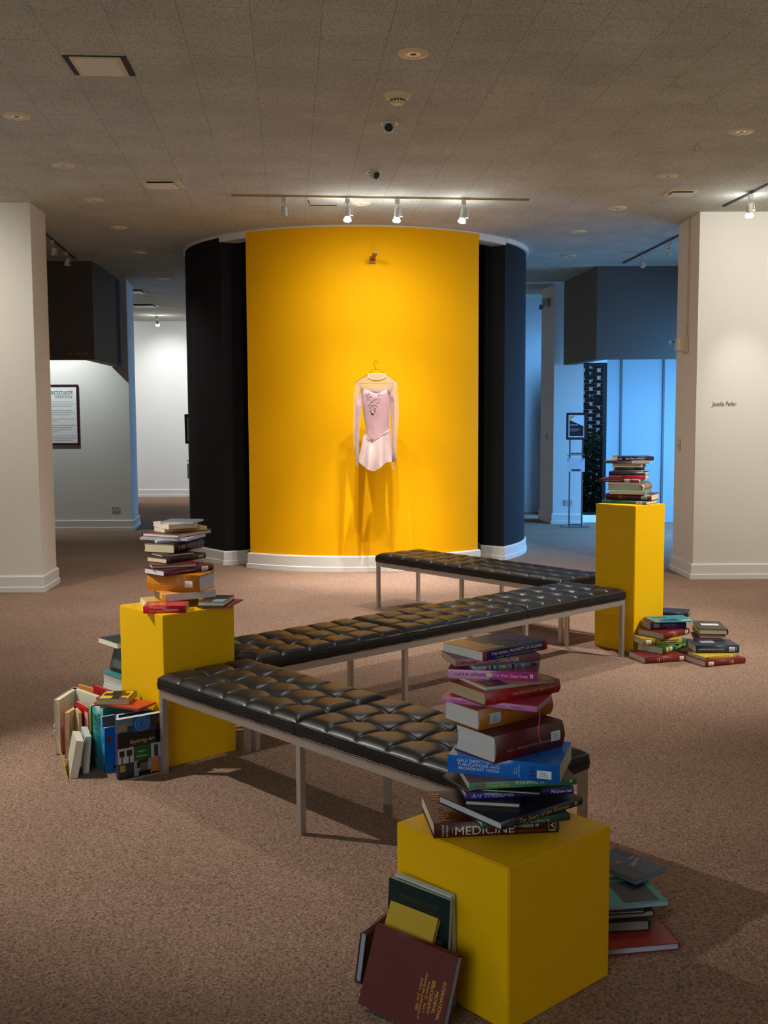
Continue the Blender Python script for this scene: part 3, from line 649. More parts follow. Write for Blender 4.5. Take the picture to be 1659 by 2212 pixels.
# dark strips painted for the gap at a raised tile beside the track, sprinkler rings
bm = bmesh.new(); box(bm, -.66, -.42, 9.99, 9.993, CEIL-.006, CEIL-.0005); box(bm, -.664, -.66, 9.75, 9.99, CEIL-.006, CEIL-.0005); struct(fin(bm, 'trim_9', DARK))
for x, y, lb in ((2.25, 7.83, 'small wire ring hanging from the ceiling between two right downlights'), (-2.22, 11.1, 'small wire ring on the ceiling between left downlights and drum')):
    bm = bmesh.new(); tube(bm, [(x, y, CEIL), (x, y, CEIL-.012)]+[(x+.022*sin(a), y, CEIL-.034+.022*cos(a)) for a in [2*pi*k/16 for k in range(17)]], .002, 6)
    tag(fin(bm, 'ceiling_ring', M((170, 165, 155), .4, .6, name='ring_wire')), lb, 'ring', 'wire rings on the ceiling')
# track lights
GLOW = emis((.93, .97, 1.0), 45, 'lit_lamp'); OFF = M((70, 68, 64), .15, .3, name='unlit_lamp')
def track(name, a, b, lb, mat, wd=.014):
    a, b = Vector((*a, CEIL)), Vector((*b, CEIL)); d = (b-a).normalized(); n = Vector((d.y, -d.x, 0)); L = (b-a).length
    t = thing(name, lb, 'light track', a); m = xf((0, 0, 0), d, -n, (0, 0, 1))
    bm = bmesh.new(); box(bm, 0, L, -wd, wd, -.012, 0, 0, m); box(bm, 0, L, -wd*.4, wd*.4, -.0135, -.012, 1, m); fin(bm, 'rail', [mat, DARK], t); return a, d
def head(a, d, s, tgt, lit, lb, drop=.05, grp='spotlights on the ceiling tracks'):
    p = a+d*s if d is not None else Vector(a); t = thing('track_spotlight', lb, 'spotlight', p, 0, grp)
    bm = bmesh.new(); box(bm, -.02, .02, -.017, .017, -.062, -.021); tube(bm, [(0, 0, -.062), (.004, .01, -.08), (.016, .02, -.098)], .004, 6); fin(bm, 'adapter', WHT, t)
    c = Vector((0, .03, -.135)); q = (Vector(tgt)-(p+c)).normalized(); q = Vector((q.x, q.y*.55, q.z*1.0)).normalized()
    zz = -q; xx = Vector((0, 1, 0)).cross(zz).normalized() if abs(zz.y) < .95 else Vector((1, 0, 0)); yy = zz.cross(xx); m = xf(c, xx, yy, zz)
    bm = bmesh.new(); lathe(bm, [(.0001, .048), (.022, .048), (.027, .042), (.028, -.034), (.024, -.036)], 24, m); h = fin(bm, 'housing', WHT, t, True)
    bm = bmesh.new(); tube(bm, [m @ Vector((.028, 0, -.02)), m @ Vector((.05, 0, -.02))], [.006, .009], 8); tube(bm, [m @ Vector((.044, 0, -.02)), m @ Vector((.04, 0, .04)), (.016, .02, -.085)], .003, 6); fin(bm, 'yoke_knob', WHT, h)
    bm = bmesh.new(); lathe(bm, [(.0001, -.035), (.016, -.036), (.022, -.042), (.034, -.062), (.033, -.072), (.018, -.080), (.0001, -.082)] if lit else [(.023, -.034), (.02, -.028), (.0001, -.026)], 24, m); fin(bm, 'lamp', GLOW if lit else OFF, h, True)
GOLD = M((196, 160, 98), .35, .4, name='gold_track'); GTR = M((60, 56, 52), .5, name='dark_track')
a, d = track('light_track', (-1.316, 9.507), (1.311, 9.765), 'long thin ceiling track across the picture before the yellow wall', GOLD)
head(a, d, .455, (-.9, 10.1, .5), 0, 'unlit spotlight, leftmost on the centre track')
head(a, d, 1.012, (-.36, 10.2, 2.2), 1, 'lit spotlight, second from the left on the centre track')
head(a, d, 1.452, (.02, 10.2, 2.2), 1, 'lit spotlight in the middle of the centre track, above the dress')
head(a, d, 2.048, (.45, 10.2, 2.2), 1, 'lit spotlight, rightmost on the centre track')
a, d = track('light_track', (3.159, 10.10), (3.30, 8.4), 'ceiling track at the right edge running towards the viewer', GTR)
head(a, d, .60, (3.35, 10.3, 2.6), 1, 'lit spotlight in front of the right wall end')
a, d = track('light_track', (-3.73, 13.15), (-3.50, 11.1), 'dark ceiling track behind the left wall end', GTR)
head(a, d, .60, (-4.1, 13.4, 2.2), 0, 'unlit spotlight nearer the left bulkhead'); head(a, d, 1.42, (-4.1, 12.6, 2.2), 0, 'unlit spotlight hard against the left wall end')
a, d = track('light_track', (3.05, 13.75), (3.22, 11.2), 'dark ceiling track behind the right wall end', GTR)
head(a, d, .80, (3.4, 14.0, 2.4), 0, 'unlit spotlight in front of the right bulkhead'); head(a, d, 1.75, (3.35, 13.0, 2.4), 0, 'unlit spotlight half hidden by the right wall end')
head((-4.26, 20.35, CEIL), None, 0, (-4.3, 21.6, 2.6), 1, 'small lit spotlight in the far gallery on the left')
# ------------------------------------------------------------------ things on the walls
def wall_frame(p, yaw): return Matrix.Translation(p) @ Matrix.Rotation(yaw, 4, 'Z') @ Matrix(((1, 0, 0, 0), (0, 0, -1, 0), (0, 1, 0, 0), (0, 0, 0, 1)))
INK = M((45, 42, 44), .6, name='print_ink', nv=.02)
o = tag(link('wall_lettering', text_mesh('Janelle Peifer', .048, .245, .28), INK, None, wall_frame((3.30, 10.3995, 1.708), .005)), 'small dark italic name lettering on the right wall end', 'lettering')
for m_ in [o]:
    mod = o.modifiers.new('thick', 'SOLIDIFY'); mod.thickness = .001; mod.offset = 1
pf = thing('framed_notice', 'tall white text panel in a maroon frame on the alcove wall', 'picture frame', mat=wall_frame((-4.64, 15.197, 1.652), R(-.6)))
bm = bmesh.new()
for a_ in ((-.325, .325, -.425, -.400), (-.325, .325, .400, .425), (-.325, -.300, -.400, .400), (.300, .325, -.400, .400)): box(bm, a_[0], a_[1], a_[2], a_[3], 0, .02)
fin(bm, 'frame', M((58, 22, 34), .4, name='maroon_frame'), pf)
bm = bmesh.new(); box(bm, -.3, .3, -.4, .4, .002, .010); sh = fin(bm, 'printed_sheet', M((232, 234, 238), .6, name='white_sheet', nv=.03), pf)
INK2 = M((84, 90, 104), .6, name='grey_ink', nv=.02)
def tl(s, x, y, h, w_, rot=0): return link('lettering', text_mesh(s, h, w_), INK2, sh, Matrix.Translation((x, y, .0106)) @ Matrix.Rotation(rot, 4, 'Z'))
tl('department', .02, .318, .070, .46); tl('ART & ART HISTORY', .10, .280, .02, .25); tl('mission', .115, .248, .052, .24, pi)
bm = bmesh.new(); y = .18
for n_, ws in ((3, (.52, .56, .5)), (3, (.5, .54, .48)), (2, (.53, .3)), (4, (.55, .5, .48, .3)), (3, (.54, .6, .5))):
    for q in range(n_): box(bm, -.27, -.27+ws[q], y-.0022, y+.0022, .0101, .0106); y -= .030
    y -= .030
fin(bm, 'text_lines', INK2, sh)
def plate(lb, cat, name, p, yaw, w_, h_, kind):
    t = thing(name, lb, cat, mat=wall_frame(p, yaw)); bm = bmesh.new(); box(bm, -w_/2, w_/2, -h_/2, h_/2, 0, .006); bmesh.ops.bevel(bm, geom=bm.edges[:], offset=.002, segments=1, affect='EDGES'); fin(bm, 'cover_plate', WHT, t)
    bm = bmesh.new()
    if kind == 'outlet':
        for s in (-.028, .028):
            for u in (-.006, .006): box(bm, s-.008, s+.008, u-.0014, u+.0014, .006, .007)
        for s in (-.028, .028): lathe(bm, [(.014, .006), (.015, .0075), (.0165, .006)], 16, Matrix.Translation((s, 0, 0)))
        fin(bm, 'sockets', M((60, 58, 55), .5, name='socket_slot'), t)
    elif kind == 'switch': box(bm, -.005, .005, -.012, .012, .006, .016); fin(bm, 'toggle', M((90, 88, 84), .4, name='toggle'), t)
    else: lathe(bm, [(.012, .006), (.012, .016), (.0001, .018)], 16); fin(bm, 'key_knob', STEEL, t)
plate('white double outlet low on the alcove wall', 'outlet', 'wall_outlet', (-3.832, 15.185, .317), R(-.6), .115, .075, 'outlet')
plate('outlet low on the column behind the right sign stand', 'outlet', 'wall_outlet', (2.745, 15.797, .325), R(-14), .125, .085, 'outlet')
plate('light switch on the shaded side of the rear right column', 'switch', 'light_switch', (2.477, 16.25, 1.29), R(-95.5), .07, .115, 'switch')
plate('round key switch plate on the side of the right wall end', 'switch', 'key_switch', (3.019, 10.93, 1.298), R(-90.8), .075, .12, 'key')
ms = thing('motion_sensor', 'cream sensor box with a blue-tipped lens at the top of the right wall end', 'sensor', mat=wall_frame((3.0235, 10.74, 2.305), R(-90.8)) @ Matrix.Diagonal((1.35, 1.25, 1.35, 1)))
bm = bmesh.new(); v = box(bm, -.05, .05, -.065, .065, 0, .075); v[4].co.y += .02; v[5].co.y += .02; v[6].co.y -= .02; v[7].co.y -= .02
fin(bm, 'housing', M((222, 208, 178), .5, name='cream_plastic'), ms)
bm = bmesh.new(); tube(bm, [(-.03, .03, .07), (-.04, .02, .11)], .006, 8); lathe(bm, [(.0001, .022), (.016, .018), (.018, .0), (.014, -.012), (.0001, -.014)], 16, Matrix.Translation((-.04, .018, .118)) @ Matrix.Rotation(R(90), 4, 'Y')); fin(bm, 'lens_arm', M((96, 120, 160), .25, name='blue_lens'), ms)
bm = bmesh.new(); box(bm, .008, .028, .065, (CEIL-2.305)/1.25, 0, .014); fin(bm, 'conduit', M((222, 208, 178), .5, name='cream_plastic'), ms)
el = thing('emergency_light', 'grey emergency light unit with a red dot high on the rear column', 'emergency light', mat=wall_frame((2.478, 16.27, 3.30), R(-95.5)))
bm = bmesh.new(); box(bm, -.13, .13, -.06, .06, 0, .03); box(bm, -.11, .11, -.055, .05, .03, .085); bmesh.ops.bevel(bm, geom=bm.edges[:], offset=.008, segments=2, affect='EDGES'); fin(bm, 'housing', WHT, el)
bm = bmesh.new()
for s in (-.08, .08): lathe(bm, [(.0001, .045), (.03, .04), (.038, 0), (.03, -.01), (.0001, -.008)], 20, Matrix.Translation((s, -.055, .09)) @ Matrix.Rotation(R(60), 4, 'X'))
fin(bm, 'lamp_heads', M((150, 155, 165), .3, name='grey_plastic'), el, True)
bm = bmesh.new(); box(bm, -.006, .006, -.045, -.035, .085, .088); fin(bm, 'indicator', emis((1, .1, .08), 2, 'red_indicator'), el)
ex = thing('sign_plate', 'dim rounded sign plate on the left bulkhead', 'sign', mat=wall_frame((-3.79, 13.425, 2.40), R(.9)))
bm = bmesh.new(); box(bm, -.16, .16, -.062, .062, 0, .02); bmesh.ops.bevel(bm, geom=bm.edges[:], offset=.006, segments=2, affect='EDGES'); fin(bm, 'plate', M((92, 74, 58), .5, name='smoky_plate'), ex)
bm = bmesh.new(); lathe(bm, [(.016, .0205), (.0001, .021)], 12, Matrix.Translation((-.105, .0, 0))); box(bm, -.05, .12, -.008, .010, .0203, .021); fin(bm, 'emblem', M((130, 112, 92), .5, name='faded_print'), ex)
# ------------------------------------------------------------------ sign stands
def stand(x, y, yaw, lb):
    t = thing('sign_stand', lb, 'sign stand', (x, y, 0), yaw, 'poster stands with brochure holders')
    SM = M((110, 118, 124), .35, .8, name='stand_metal')
    bm = bmesh.new(); box(bm, -.19, .19, -.15, .15, 0, .008); fin(bm, 'base_plate', SM, t)
    for s in (-.09, .09): bm = bmesh.new(); box(bm, s-.011, s+.011, -.008, .008, .008, 1.62); fin(bm, 'pole', SM, t)
    bm = bmesh.new()
    for z in (.02, .86, 1.05): box(bm, -.09, .09, -.007, .007, z, z+.022)
    box(bm, -.13, .13, -.012, .002, 1.035, 1.045); fin(bm, 'crossbars', SM, t)
    tm = Matrix.Translation((0, -.035, 1.455)) @ Matrix.Rotation(R(-8), 4, 'X')
    bm = bmesh.new()
    for a_ in ((-.145, .145, -.195, -.160), (-.145, .145, .160, .195), (-.145, -.112, -.16, .16), (.112, .145, -.16, .16)): box(bm, a_[0], a_[1], 0, .018, a_[2], a_[3], 0, tm)
    fr = fin(bm, 'poster_frame', M((28, 30, 40), .35, name='dark_frame'), t)
    bm = bmesh.new(); box(bm, -.112, .112, .004, .010, -.16, .16, 0, tm)
    def q(pts, mi): bm.faces.new([bm.verts.new(tm @ Vector((px, .0034-.0002*mi, pz))) for px, pz in pts]).material_index = mi
    q([(-.098, -.145), (.098, -.145), (.098, .0), (-.098, .09)], 1); q([(-.098, .145), (-.02, .145), (-.098, .09)], 2)
    po = fin(bm, 'poster', [M((214, 218, 226), .5, name='poster_paper', nv=.05), M((14, 14, 18), .5, name='poster_black'), M((226, 158, 30), .5, name='poster_gold')], fr)
    ml = tm @ Matrix(((1, 0, 0, 0), (0, 0, -1, 0), (0, 1, 0, 0), (0, 0, 0, 1)))
    letter(po, 'COMING SOON...', ml @ Matrix.Translation((-.032, .018, -.0028)), .016, .12, (235, 235, 235), bold=.02)
    bm = bmesh.new()
    for k, w_ in enumerate((.12, .15, .14, .1)): box(bm, -.09, -.09+w_, .0026, .0028, -.035-.012*k, -.031-.012*k, 0, tm)
    fin(bm, 'text_lines', M((150, 150, 155), .5, name='grey_print'), po)
    bm = bmesh.new(); v = box(bm, -.125, .125, -.06, -.03, .80, .99); 
    for i_ in (4, 5): v[i_].co.y += .02
    hh = fin(bm, 'brochure_holder', M((186, 192, 200), .4, name='acrylic_holder'), t)
    bm = bmesh.new(); box(bm, -.06, .065, -.062, -.058, .812, .838); fin(bm, 'label_strip', M((60, 62, 66), .5, name='dark_strip'), hh)
    bm = bmesh.new()
    for s in (-1, 1): tube(bm, [(s*.09, 0, 1.04), (s*.12, -.03, 1.0), (s*.09, -.06, .955)], .003, 6)
    fin(bm, 'wire_hooks', SM, hh)
stand(2.775, 15.42, R(-8), 'metal poster stand with brochure holder in front of the blue-lit column')
stand(-2.49, 14.2, R(14), 'metal poster stand half hidden by the left edge of the black drum')
# ------------------------------------------------------------------ books
# canonical book: X along the spine (head to tail), Y from spine to fore edge, Z thickness
def book(label, m, Lh, Wd, T, cover, pages=(226, 214, 190), hard=True, top=None, spine=None, texts=(), rects=(), stickers=(), group=None, rough=.42, edge=None):
    t = thing('hardcover_book' if hard else 'paperback_book', label, 'book', mat=m, group=group)
    cm = M(cover, rough, name='book_cover', nv=.18, ns=45); sm = M(spine or cover, rough, name='book_spine', nv=.15, ns=45); tm = M(top or cover, rough, name='book_front', nv=.15, ns=45)
    if hard: bt, ov, d = .0028, .0035, min(.011, T*.2)
    else: bt, ov, d = .0007, .0003, min(.003, T*.06)
    bm = bmesh.new()
    box(bm, 0, Lh, d, Wd, 0, bt, 0); box(bm, 0, Lh, d, Wd, T-bt, T, 2)
    def cy(z):
        a = pi*min(1, max(0, z/T)); return d*(1-sin(a)) if hard else d*(1-sin(a)**.5)
    def patch(bm, x0, x1, z0, z1, off, mi=0):        # a thin piece of paper or ink following the rounded spine
        z0, z1 = max(z0, .0004), min(z1, T-.0004); N_ = 7; r_ = []
        for k_ in range(N_+1):
            z = z0+(z1-z0)*k_/N_; r_.append([bm.verts.new(q_) for q_ in ((x0, cy(z)-off, z), (x1, cy(z)-off, z), (x1, cy(z)+.0002, z), (x0, cy(z)+.0002, z))])
        for a_, b_ in zip(r_, r_[1:]):
            for k_ in range(4): bm.faces.new((a_[k_], a_[(k_+1) % 4], b_[(k_+1) % 4], b_[k_])).material_index = mi
        bm.faces.new(r_[0][::-1]).material_index = mi; bm.faces.new(r_[-1]).material_index = mi
    n = 8; so, si = [], []
    for k in range(n+1):
        a = pi*k/n; y = d*(1-sin(a)) if hard else d*(1-sin(a)**.5); zz = T*k/n
        so.append((y, zz)); si.append((y+.0022 if hard else y+.0009, min(max(zz, .0005), T-.0005)))
    rs = []
    for x in (0, Lh): rs.append(([bm.verts.new((x, y, z)) for y, z in so], [bm.verts.new((x, y, z)) for y, z in si]))
    for k in range(n):
        for f in ((rs[0][0][k], rs[1][0][k], rs[1][0][k+1], rs[0][0][k+1]), (rs[0][1][k+1], rs[1][1][k+1], rs[1][1][k], rs[0][1][k]),
                  (rs[0][0][k+1], rs[0][1][k+1], rs[0][1][k], rs[0][0][k]), (rs[1][0][k], rs[1][1][k], rs[1][1][k+1], rs[1][0][k+1])):
            q = bm.faces.new(f); q.material_index = 1; q.smooth = True
    for e in bm.edges:
        if len(e.link_faces) == 2 and e.calc_face_angle(0) > R(35): e.smooth = False
    cv = fin(bm, 'cover', [cm, sm, tm], t)
    # page block with a hollow fore edge
    bm = bmesh.new(); y0, y1 = d+.002, Wd-ov; z0, z1 = bt+.0001, T-bt-.0001; rg = []
    for x in (ov, Lh-ov):
        rg.append([bm.verts.new((x, y0, z0))]+[bm.verts.new((x, y1-(.10*(T-2*bt) if hard else .02*T)*sin(pi*k/5), z0+(z1-z0)*k/5)) for k in range(6)]+[bm.verts.new((x, y0, z1))])
    N = len(rg[0])
    for k in range(N): bm.faces.new((rg[0][k], rg[1][k], rg[1][(k+1) % N], rg[0][(k+1) % N]))
    bm.faces.new(rg[0]); bm.faces.new(rg[1][::-1]); bmesh.ops.recalc_face_normals(bm, faces=bm.faces)
    fin(bm, 'pages', pages_mat(pages), t)
    if rects:
        bm = bmesh.new(); ms = []
        for i, (f, a, b_, c, e, col) in enumerate(rects):
            mm = M(col, rough, name='cover_print', nv=.35 if f == 'T' else .1, ns=70)
            if mm not in ms: ms.append(mm)
            k = ms.index(mm); lo = .0003+.00006*i
            if f in 'tT': box(bm, a*Lh, c*Lh, b_*Wd, e*Wd, T-.0002, T+lo*.8, k)
            else: patch(bm, a*Lh, c*Lh, b_*T, e*T, lo, k)
        fin(bm, 'cover_print', ms, cv)
    for (f, fx, fy, w_, h_, col) in stickers:
        bm = bmesh.new()
        if f == 's': patch(bm, fx*Lh-w_/2, fx*Lh+w_/2, fy*T-h_/2, fy*T+h_/2, .0010)
        else: box(bm, fx*Lh-w_/2, fx*Lh+w_/2, fy*Wd-h_/2, fy*Wd+h_/2, T, T+.0006)
        st = fin(bm, 'label_sticker', M(col, .5, name='label_paper', nv=.06), cv)
        bm = bmesh.new()
        for k in range(3):
            if f == 's': patch(bm, fx*Lh-w_*.3, fx*Lh+w_*(.1+.1*k), fy*T+h_*(.22-.22*k)-.0008, fy*T+h_*(.22-.22*k)+.0008, .0013)
            else: box(bm, fx*Lh-w_*.35, fx*Lh+w_*(.1+.12*k), fy*Wd+h_*(.22-.22*k)-.0008, fy*Wd+h_*(.22-.22*k)+.0008, T+.0005, T+.0009)
        fin(bm, 'label_print', M((120, 122, 126), .6, name='label_ink', nv=.02), st)
    for tx in texts:
        f, s, fx, fy, h_, w_, col = tx[:7]; rot = R(tx[7]) if len(tx) > 7 else 0; kw = tx[8] if len(tx) > 8 else {}
        if f == 's': lm_ = Matrix(((1, 0, 0, fx*Lh), (0, 0, -1, -.0016), (0, 1, 0, fy*T), (0, 0, 0, 1)))
        else: lm_ = Matrix.Translation((fx*Lh, fy*Wd, T+.0011))
        lm_ = lm_ @ Matrix.Rotation(rot, 4, 'Z'); lo_ = letter(cv, s, lm_ if f != 's' else None, h_, w_, col, **kw)
        if f == 's':
            lo_.data.transform(lm_); bb = bmesh.new(); bb.from_mesh(lo_.data)
            for k_ in range(1, 14): bmesh.ops.bisect_plane(bb, geom=bb.verts[:]+bb.edges[:]+bb.faces[:], plane_co=(0, 0, T*k_/14), plane_no=(0, 0, 1))
            bb.to_mesh(lo_.data); bb.free()
            for v_ in lo_.data.vertices: v_.co.y = cy(v_.co.z)-.0017
    return t
def place(dat, sp):
    x, y, z, yw, a, b, T = dat; A = Vector((cos(yw), sin(yw), 0)); B = Vector((-sin(yw), cos(yw), 0)); O = Vector((x, y, z)); Z = Vector((0, 0, 1))
    if sp == 'a': return xf(O, A, B, Z), a, b, T
    if sp == 'b': return xf(O+B*b, -B, A, Z), b, a, T
    if sp == 'A': return xf(O+A*a+B*b, -A, -B, Z), a, b, T
    if sp == 'B': return xf(O+A*a, B, -A, Z), b, a, T
    if sp == 'v': return xf(O+B*b+Z*T, -Z, A, -B), T, a, b      # upright, spine to the left, front board to the viewer
def rep(t, **k): t = list(t); [t.__setitem__({'x': 0, 'y': 1, 'z': 2, 'w': 3, 'a': 4, 'b': 5, 'T': 6}[q], v) for q, v in k.items()]; return tuple(t)
IT = dict(italic=.3); BO = {}
CREAM, WH, GOLDI = (226, 214, 190), (226, 224, 220), (205, 160, 80)
def put(dat, sp, group, label, cover, **k):
    m, L, Wd, T = place(dat, sp); return book(label, m, L, Wd, T, cover, group=group, **k)

# --- foreground stack
F = list(ST['front']); G = 'books stacked on the foreground cube'
F[0] = rep(F[0], a=.352, b=.26); F[4] = rep(F[4], b=.19); F[6] = rep(F[6], a=.2, b=.14); F[7] = rep(F[7], b=.16)
put(F[0], 'a', G, 'thick maroon hardcover with large medical title at the bottom of the foreground stack', (74, 16, 22), texts=[
    ('s', 'MEDICINE', .40, .45, .026, .165, (225, 222, 190), 0, BO), ('s', 'A Treasury of', .73, .66, .010, .075, (225, 222, 190), 0, IT), ('s', 'Art and Literature', .75, .30, .010, .10, (150, 80, 50), 0, IT),
    ('s', 'Carmichael\nand Ratzan', .085, .5, .0085, .034, (215, 210, 185), 90, IT), ('s', 'LA', .945, .5, .012, .02, (215, 210, 185), 90),
    ('t', 'MEDICINE', .105, .50, .030, .225, (205, 120, 55), 90, BO)], rects=[('s', .145, .3, .149, .7, (215, 210, 185)), ('s', .915, .2, .918, .8, (215, 210, 185)), ('s', .972, .2, .975, .8, (215, 210, 185)), ('s', .915, .17, .975, .21, (215, 210, 185)), ('s', .915, .79, .975, .83, (215, 210, 185))])
put(F[1], 'a', G, 'slim dark green hardcover wedged under the navy kimono book', (22, 84, 66), texts=[('s', 'European Culture', .50, .5, .009, .13, (170, 200, 185))])
put(F[2], 'a', G, 'large navy hardcover with gold kimono title, jutting corner first above the maroon volume', (17, 19, 36), pages=(205, 205, 205), texts=[
    ('s', 'The Story of the Kimono', .50, .5, .0135, .19, GOLDI, 0, IT), ('s', 'LIDDELL', .10, .5, .006, .035, (90, 92, 110))], rects=[('s', .895, .3, .925, .72, GOLDI), ('s', .905, .4, .915, .62, (17, 19, 36))])
put(F[3], 'A', G, 'slim navy hardcover, page edges forward, under the purple art treasures book', (24, 26, 48), pages=(205, 198, 178))
put(F[4], 'a', G, 'flat purple-spined art treasures book in the lower foreground stack', (48, 40, 128), top=(30, 30, 60), rough=.3, texts=[('s', 'Art Treasures', .24, .5, .0125, .125, (205, 205, 225), 0, IT), ('s', 'McGraw-Hill', .88, .55, .009, .062, (225, 225, 235), 0, IT)])
put(rep(F[5], z=.563), 'B', G, 'thin black book showing pale page edges over the purple spine', (14, 14, 18), pages=(190, 196, 186))
put(F[6], 'A', G, 'dark olive hardcover poking out left beneath the green sign language paperback', (40, 42, 30), pages=(196, 188, 160))
put(F[7], 'a', G, 'green-spined sign language paperback under the big blue directory', (66, 148, 108), hard=False, top=(140, 92, 58), rough=.35, texts=[('s', 'Mickey Flodin', .27, .5, .0085, .066, (225, 210, 90), 0, BO), ('s', 'SIGNING IS', .56, .72, .0095, .08, (230, 235, 225), 0, BO), ('s', 'The Complete Learning Guide', .68, .2, .0045, .11, (20, 70, 50)), ('s', 'P', .945, .55, .010, .007, (215, 225, 120))],
    rects=[('s', .04, .1, .11, .75, (120, 118, 125)), ('s', .115, .1, .15, .9, (150, 110, 60))])
put(F[8], 'b', G, 'big bright blue media directory paperback in the foreground stack', (14, 112, 214), hard=False, pages=(200, 200, 196), rough=.22, texts=[
    ('s', 'GALE DIRECTORY OF\nPUBLICATIONS AND\nBROADCAST MEDIA', .285, .55, .0085, .125, (225, 232, 240), 0, dict(bold=0, lines=.95)), ('s', '134th', .765, .45, .020, .042, (10, 30, 70), 90, BO),
    ('s', 'Volume 1\nAlabama-\nNew Hampshire', .625, .5, .0045, .036, (180, 215, 250), 90), ('t', '134th', .74, .45, .035, .10, (12, 40, 90), 90, BO)], stickers=[('s', .865, .40, .040, .022, (225, 230, 236))])
put(F[9], 'a', G, 'very thick maroon bibliography yearbook, spine title upside down, foreground stack', (84, 13, 24), pages=(214, 212, 212), texts=[("s", "L'ANNÉE PHILOLOGIQUE - LXXII", .47, .42, .0075, .17, (190, 150, 110), 180)], stickers=[('s', .86, .52, .036, .028, (205, 222, 232))])
put(F[10], 'a', G, 'thick ochre hardcover with a pale blue label, above the maroon yearbook', (166, 98, 18), pages=(216, 214, 214), stickers=[('s', .20, .5, .040, .030, (190, 215, 225))])
t = put(F[11], 'b', G, 'lilac-spined pink book with a ribbon bookmark, under the red horse book', (226, 146, 210), hard=True, top=(196, 62, 88), rough=.3, texts=[('s', 'High Glitz', .19, .5, .0095, .05, (190, 60, 130), 0, IT), ('s', 'THE EXTRAVAGANT WORLD OF CHILD BEAUTY PAGEANTS', .48, .5, .0035, .12, (150, 90, 160)), ('s', 'Susan Anderson', .80, .5, .0045, .038, (70, 30, 80))])
bm = bmesh.new(); pr = None
for k in range(19):
    s_ = k/18; x_, y_, z_ = .2815+.004*s_, .022+.006*sin(s_*7), .006-.098*s_; c_ = [bm.verts.new((x_+.0006*sin(s_*9), y_-.003, z_)), bm.verts.new((x_+.001, y_+.003, z_))]
    if pr: bm.faces.new((pr[0], pr[1], c_[1], c_[0])).smooth = True
    pr = c_
rb = fin(bm, 'ribbon_bookmark', M((225, 70, 130), .4, name='satin_ribbon'), t); md = rb.modifiers.new('thick', 'SOLIDIFY'); md.thickness = .0006
put(F[12], 'a', G, 'red hardcover with an upside-down title about horsemen', (158, 22, 28), top=(170, 60, 40), pages=(196, 172, 140), texts=[('s', 'run with the horsemen', .62, .55, .0105, .15, (205, 150, 120), 180, BO), ('s', 'Ferrol Sams', .93, .6, .004, .022, (205, 150, 120), 180), ('s', 'Q', .10, .4, .010, .01, (205, 150, 120)), ('s', 'Peachtree', .2, .4, .005, .03, (205, 150, 120), 180)])
put(rep(F[13], b=.15), 'a', G, 'thin paperback with blue-grey spine and amber front above the red book', (140, 165, 180), hard=False, top=(212, 160, 56), rough=.3, rects=[('s', .0, .0, 1, .3, (220, 170, 60)), ('T', .05, .05, .35, .5, (28, 28, 30))])
put(F[14], 'b', G, 'pink paperback with two-tone spine and a round cream dot', (200, 62, 150), hard=False, pages=(214, 206, 190), top=(150, 60, 90), rough=.3, rects=[('s', 0, 0, .465, 1, (222, 150, 206))], texts=[
    ('s', 'LUCY R. LIPPARD', .25, .5, .0085, .09, (50, 30, 60)), ('s', 'The Pink Glass Swan', .70, .5, .0095, .098, (235, 215, 235), 0, BO), ('s', '●', .465, .48, .012, .02, (228, 216, 160))], stickers=[('s', .93, .55, .008, .011, (225, 225, 230))])
put(F[15], 'a', G, 'thin tartan-spined booklet between the two pink books', (110, 160, 175), hard=False, rough=.35, rects=[('s', .08*k, 0, .08*k+.03+.01*(k % 3), 1, [(70, 110, 130), (190, 170, 110), (150, 90, 110), (30, 40, 50)][k % 4]) for k in range(1, 12)])
put(F[16], 'a', G, 'dusty pink feminist collage paperback second from the top', (158, 92, 102), hard=False, pages=(196, 172, 142), texts=[('s', 'FEMINIST COLLAGE', .50, .52, .0110, .125, (225, 215, 215)), ('s', 'JUDY LOEB', .14, .5, .0075, .046, (70, 30, 40)), ('s', 'TC', .93, .5, .006, .009, (70, 30, 40))])
put(F[17], 'a', G, 'topmost book of the foreground stack, dark purple spine and a yellow and black front', (30, 24, 84), hard=False, pages=(222, 218, 208), top=(28, 22, 50), rough=.28, texts=[
    ('s', 'THE MORAL PROPERTY OF WOMEN', .515, .60, .0095, .205, (228, 224, 235)), ('s', 'A HISTORY OF BIRTH CONTROL POLITICS IN AMERICA', .515, .20, .0045, .175, (200, 196, 220))],
    rects=[('s', 0, 0, .055, 1, (176, 26, 40)), ('s', .955, 0, 1, 1, (176, 26, 40)), ('T', 0, .12, .42, 1, (224, 160, 22)), ('T', .30, .45, .70, .95, (34, 26, 30)), ('T', .36, .2, .5, .5, (34, 26, 30)), ('T', .68, .25, .98, .85, (110, 60, 90)), ('T', .6, .08, 1, .2, (60, 60, 110))])

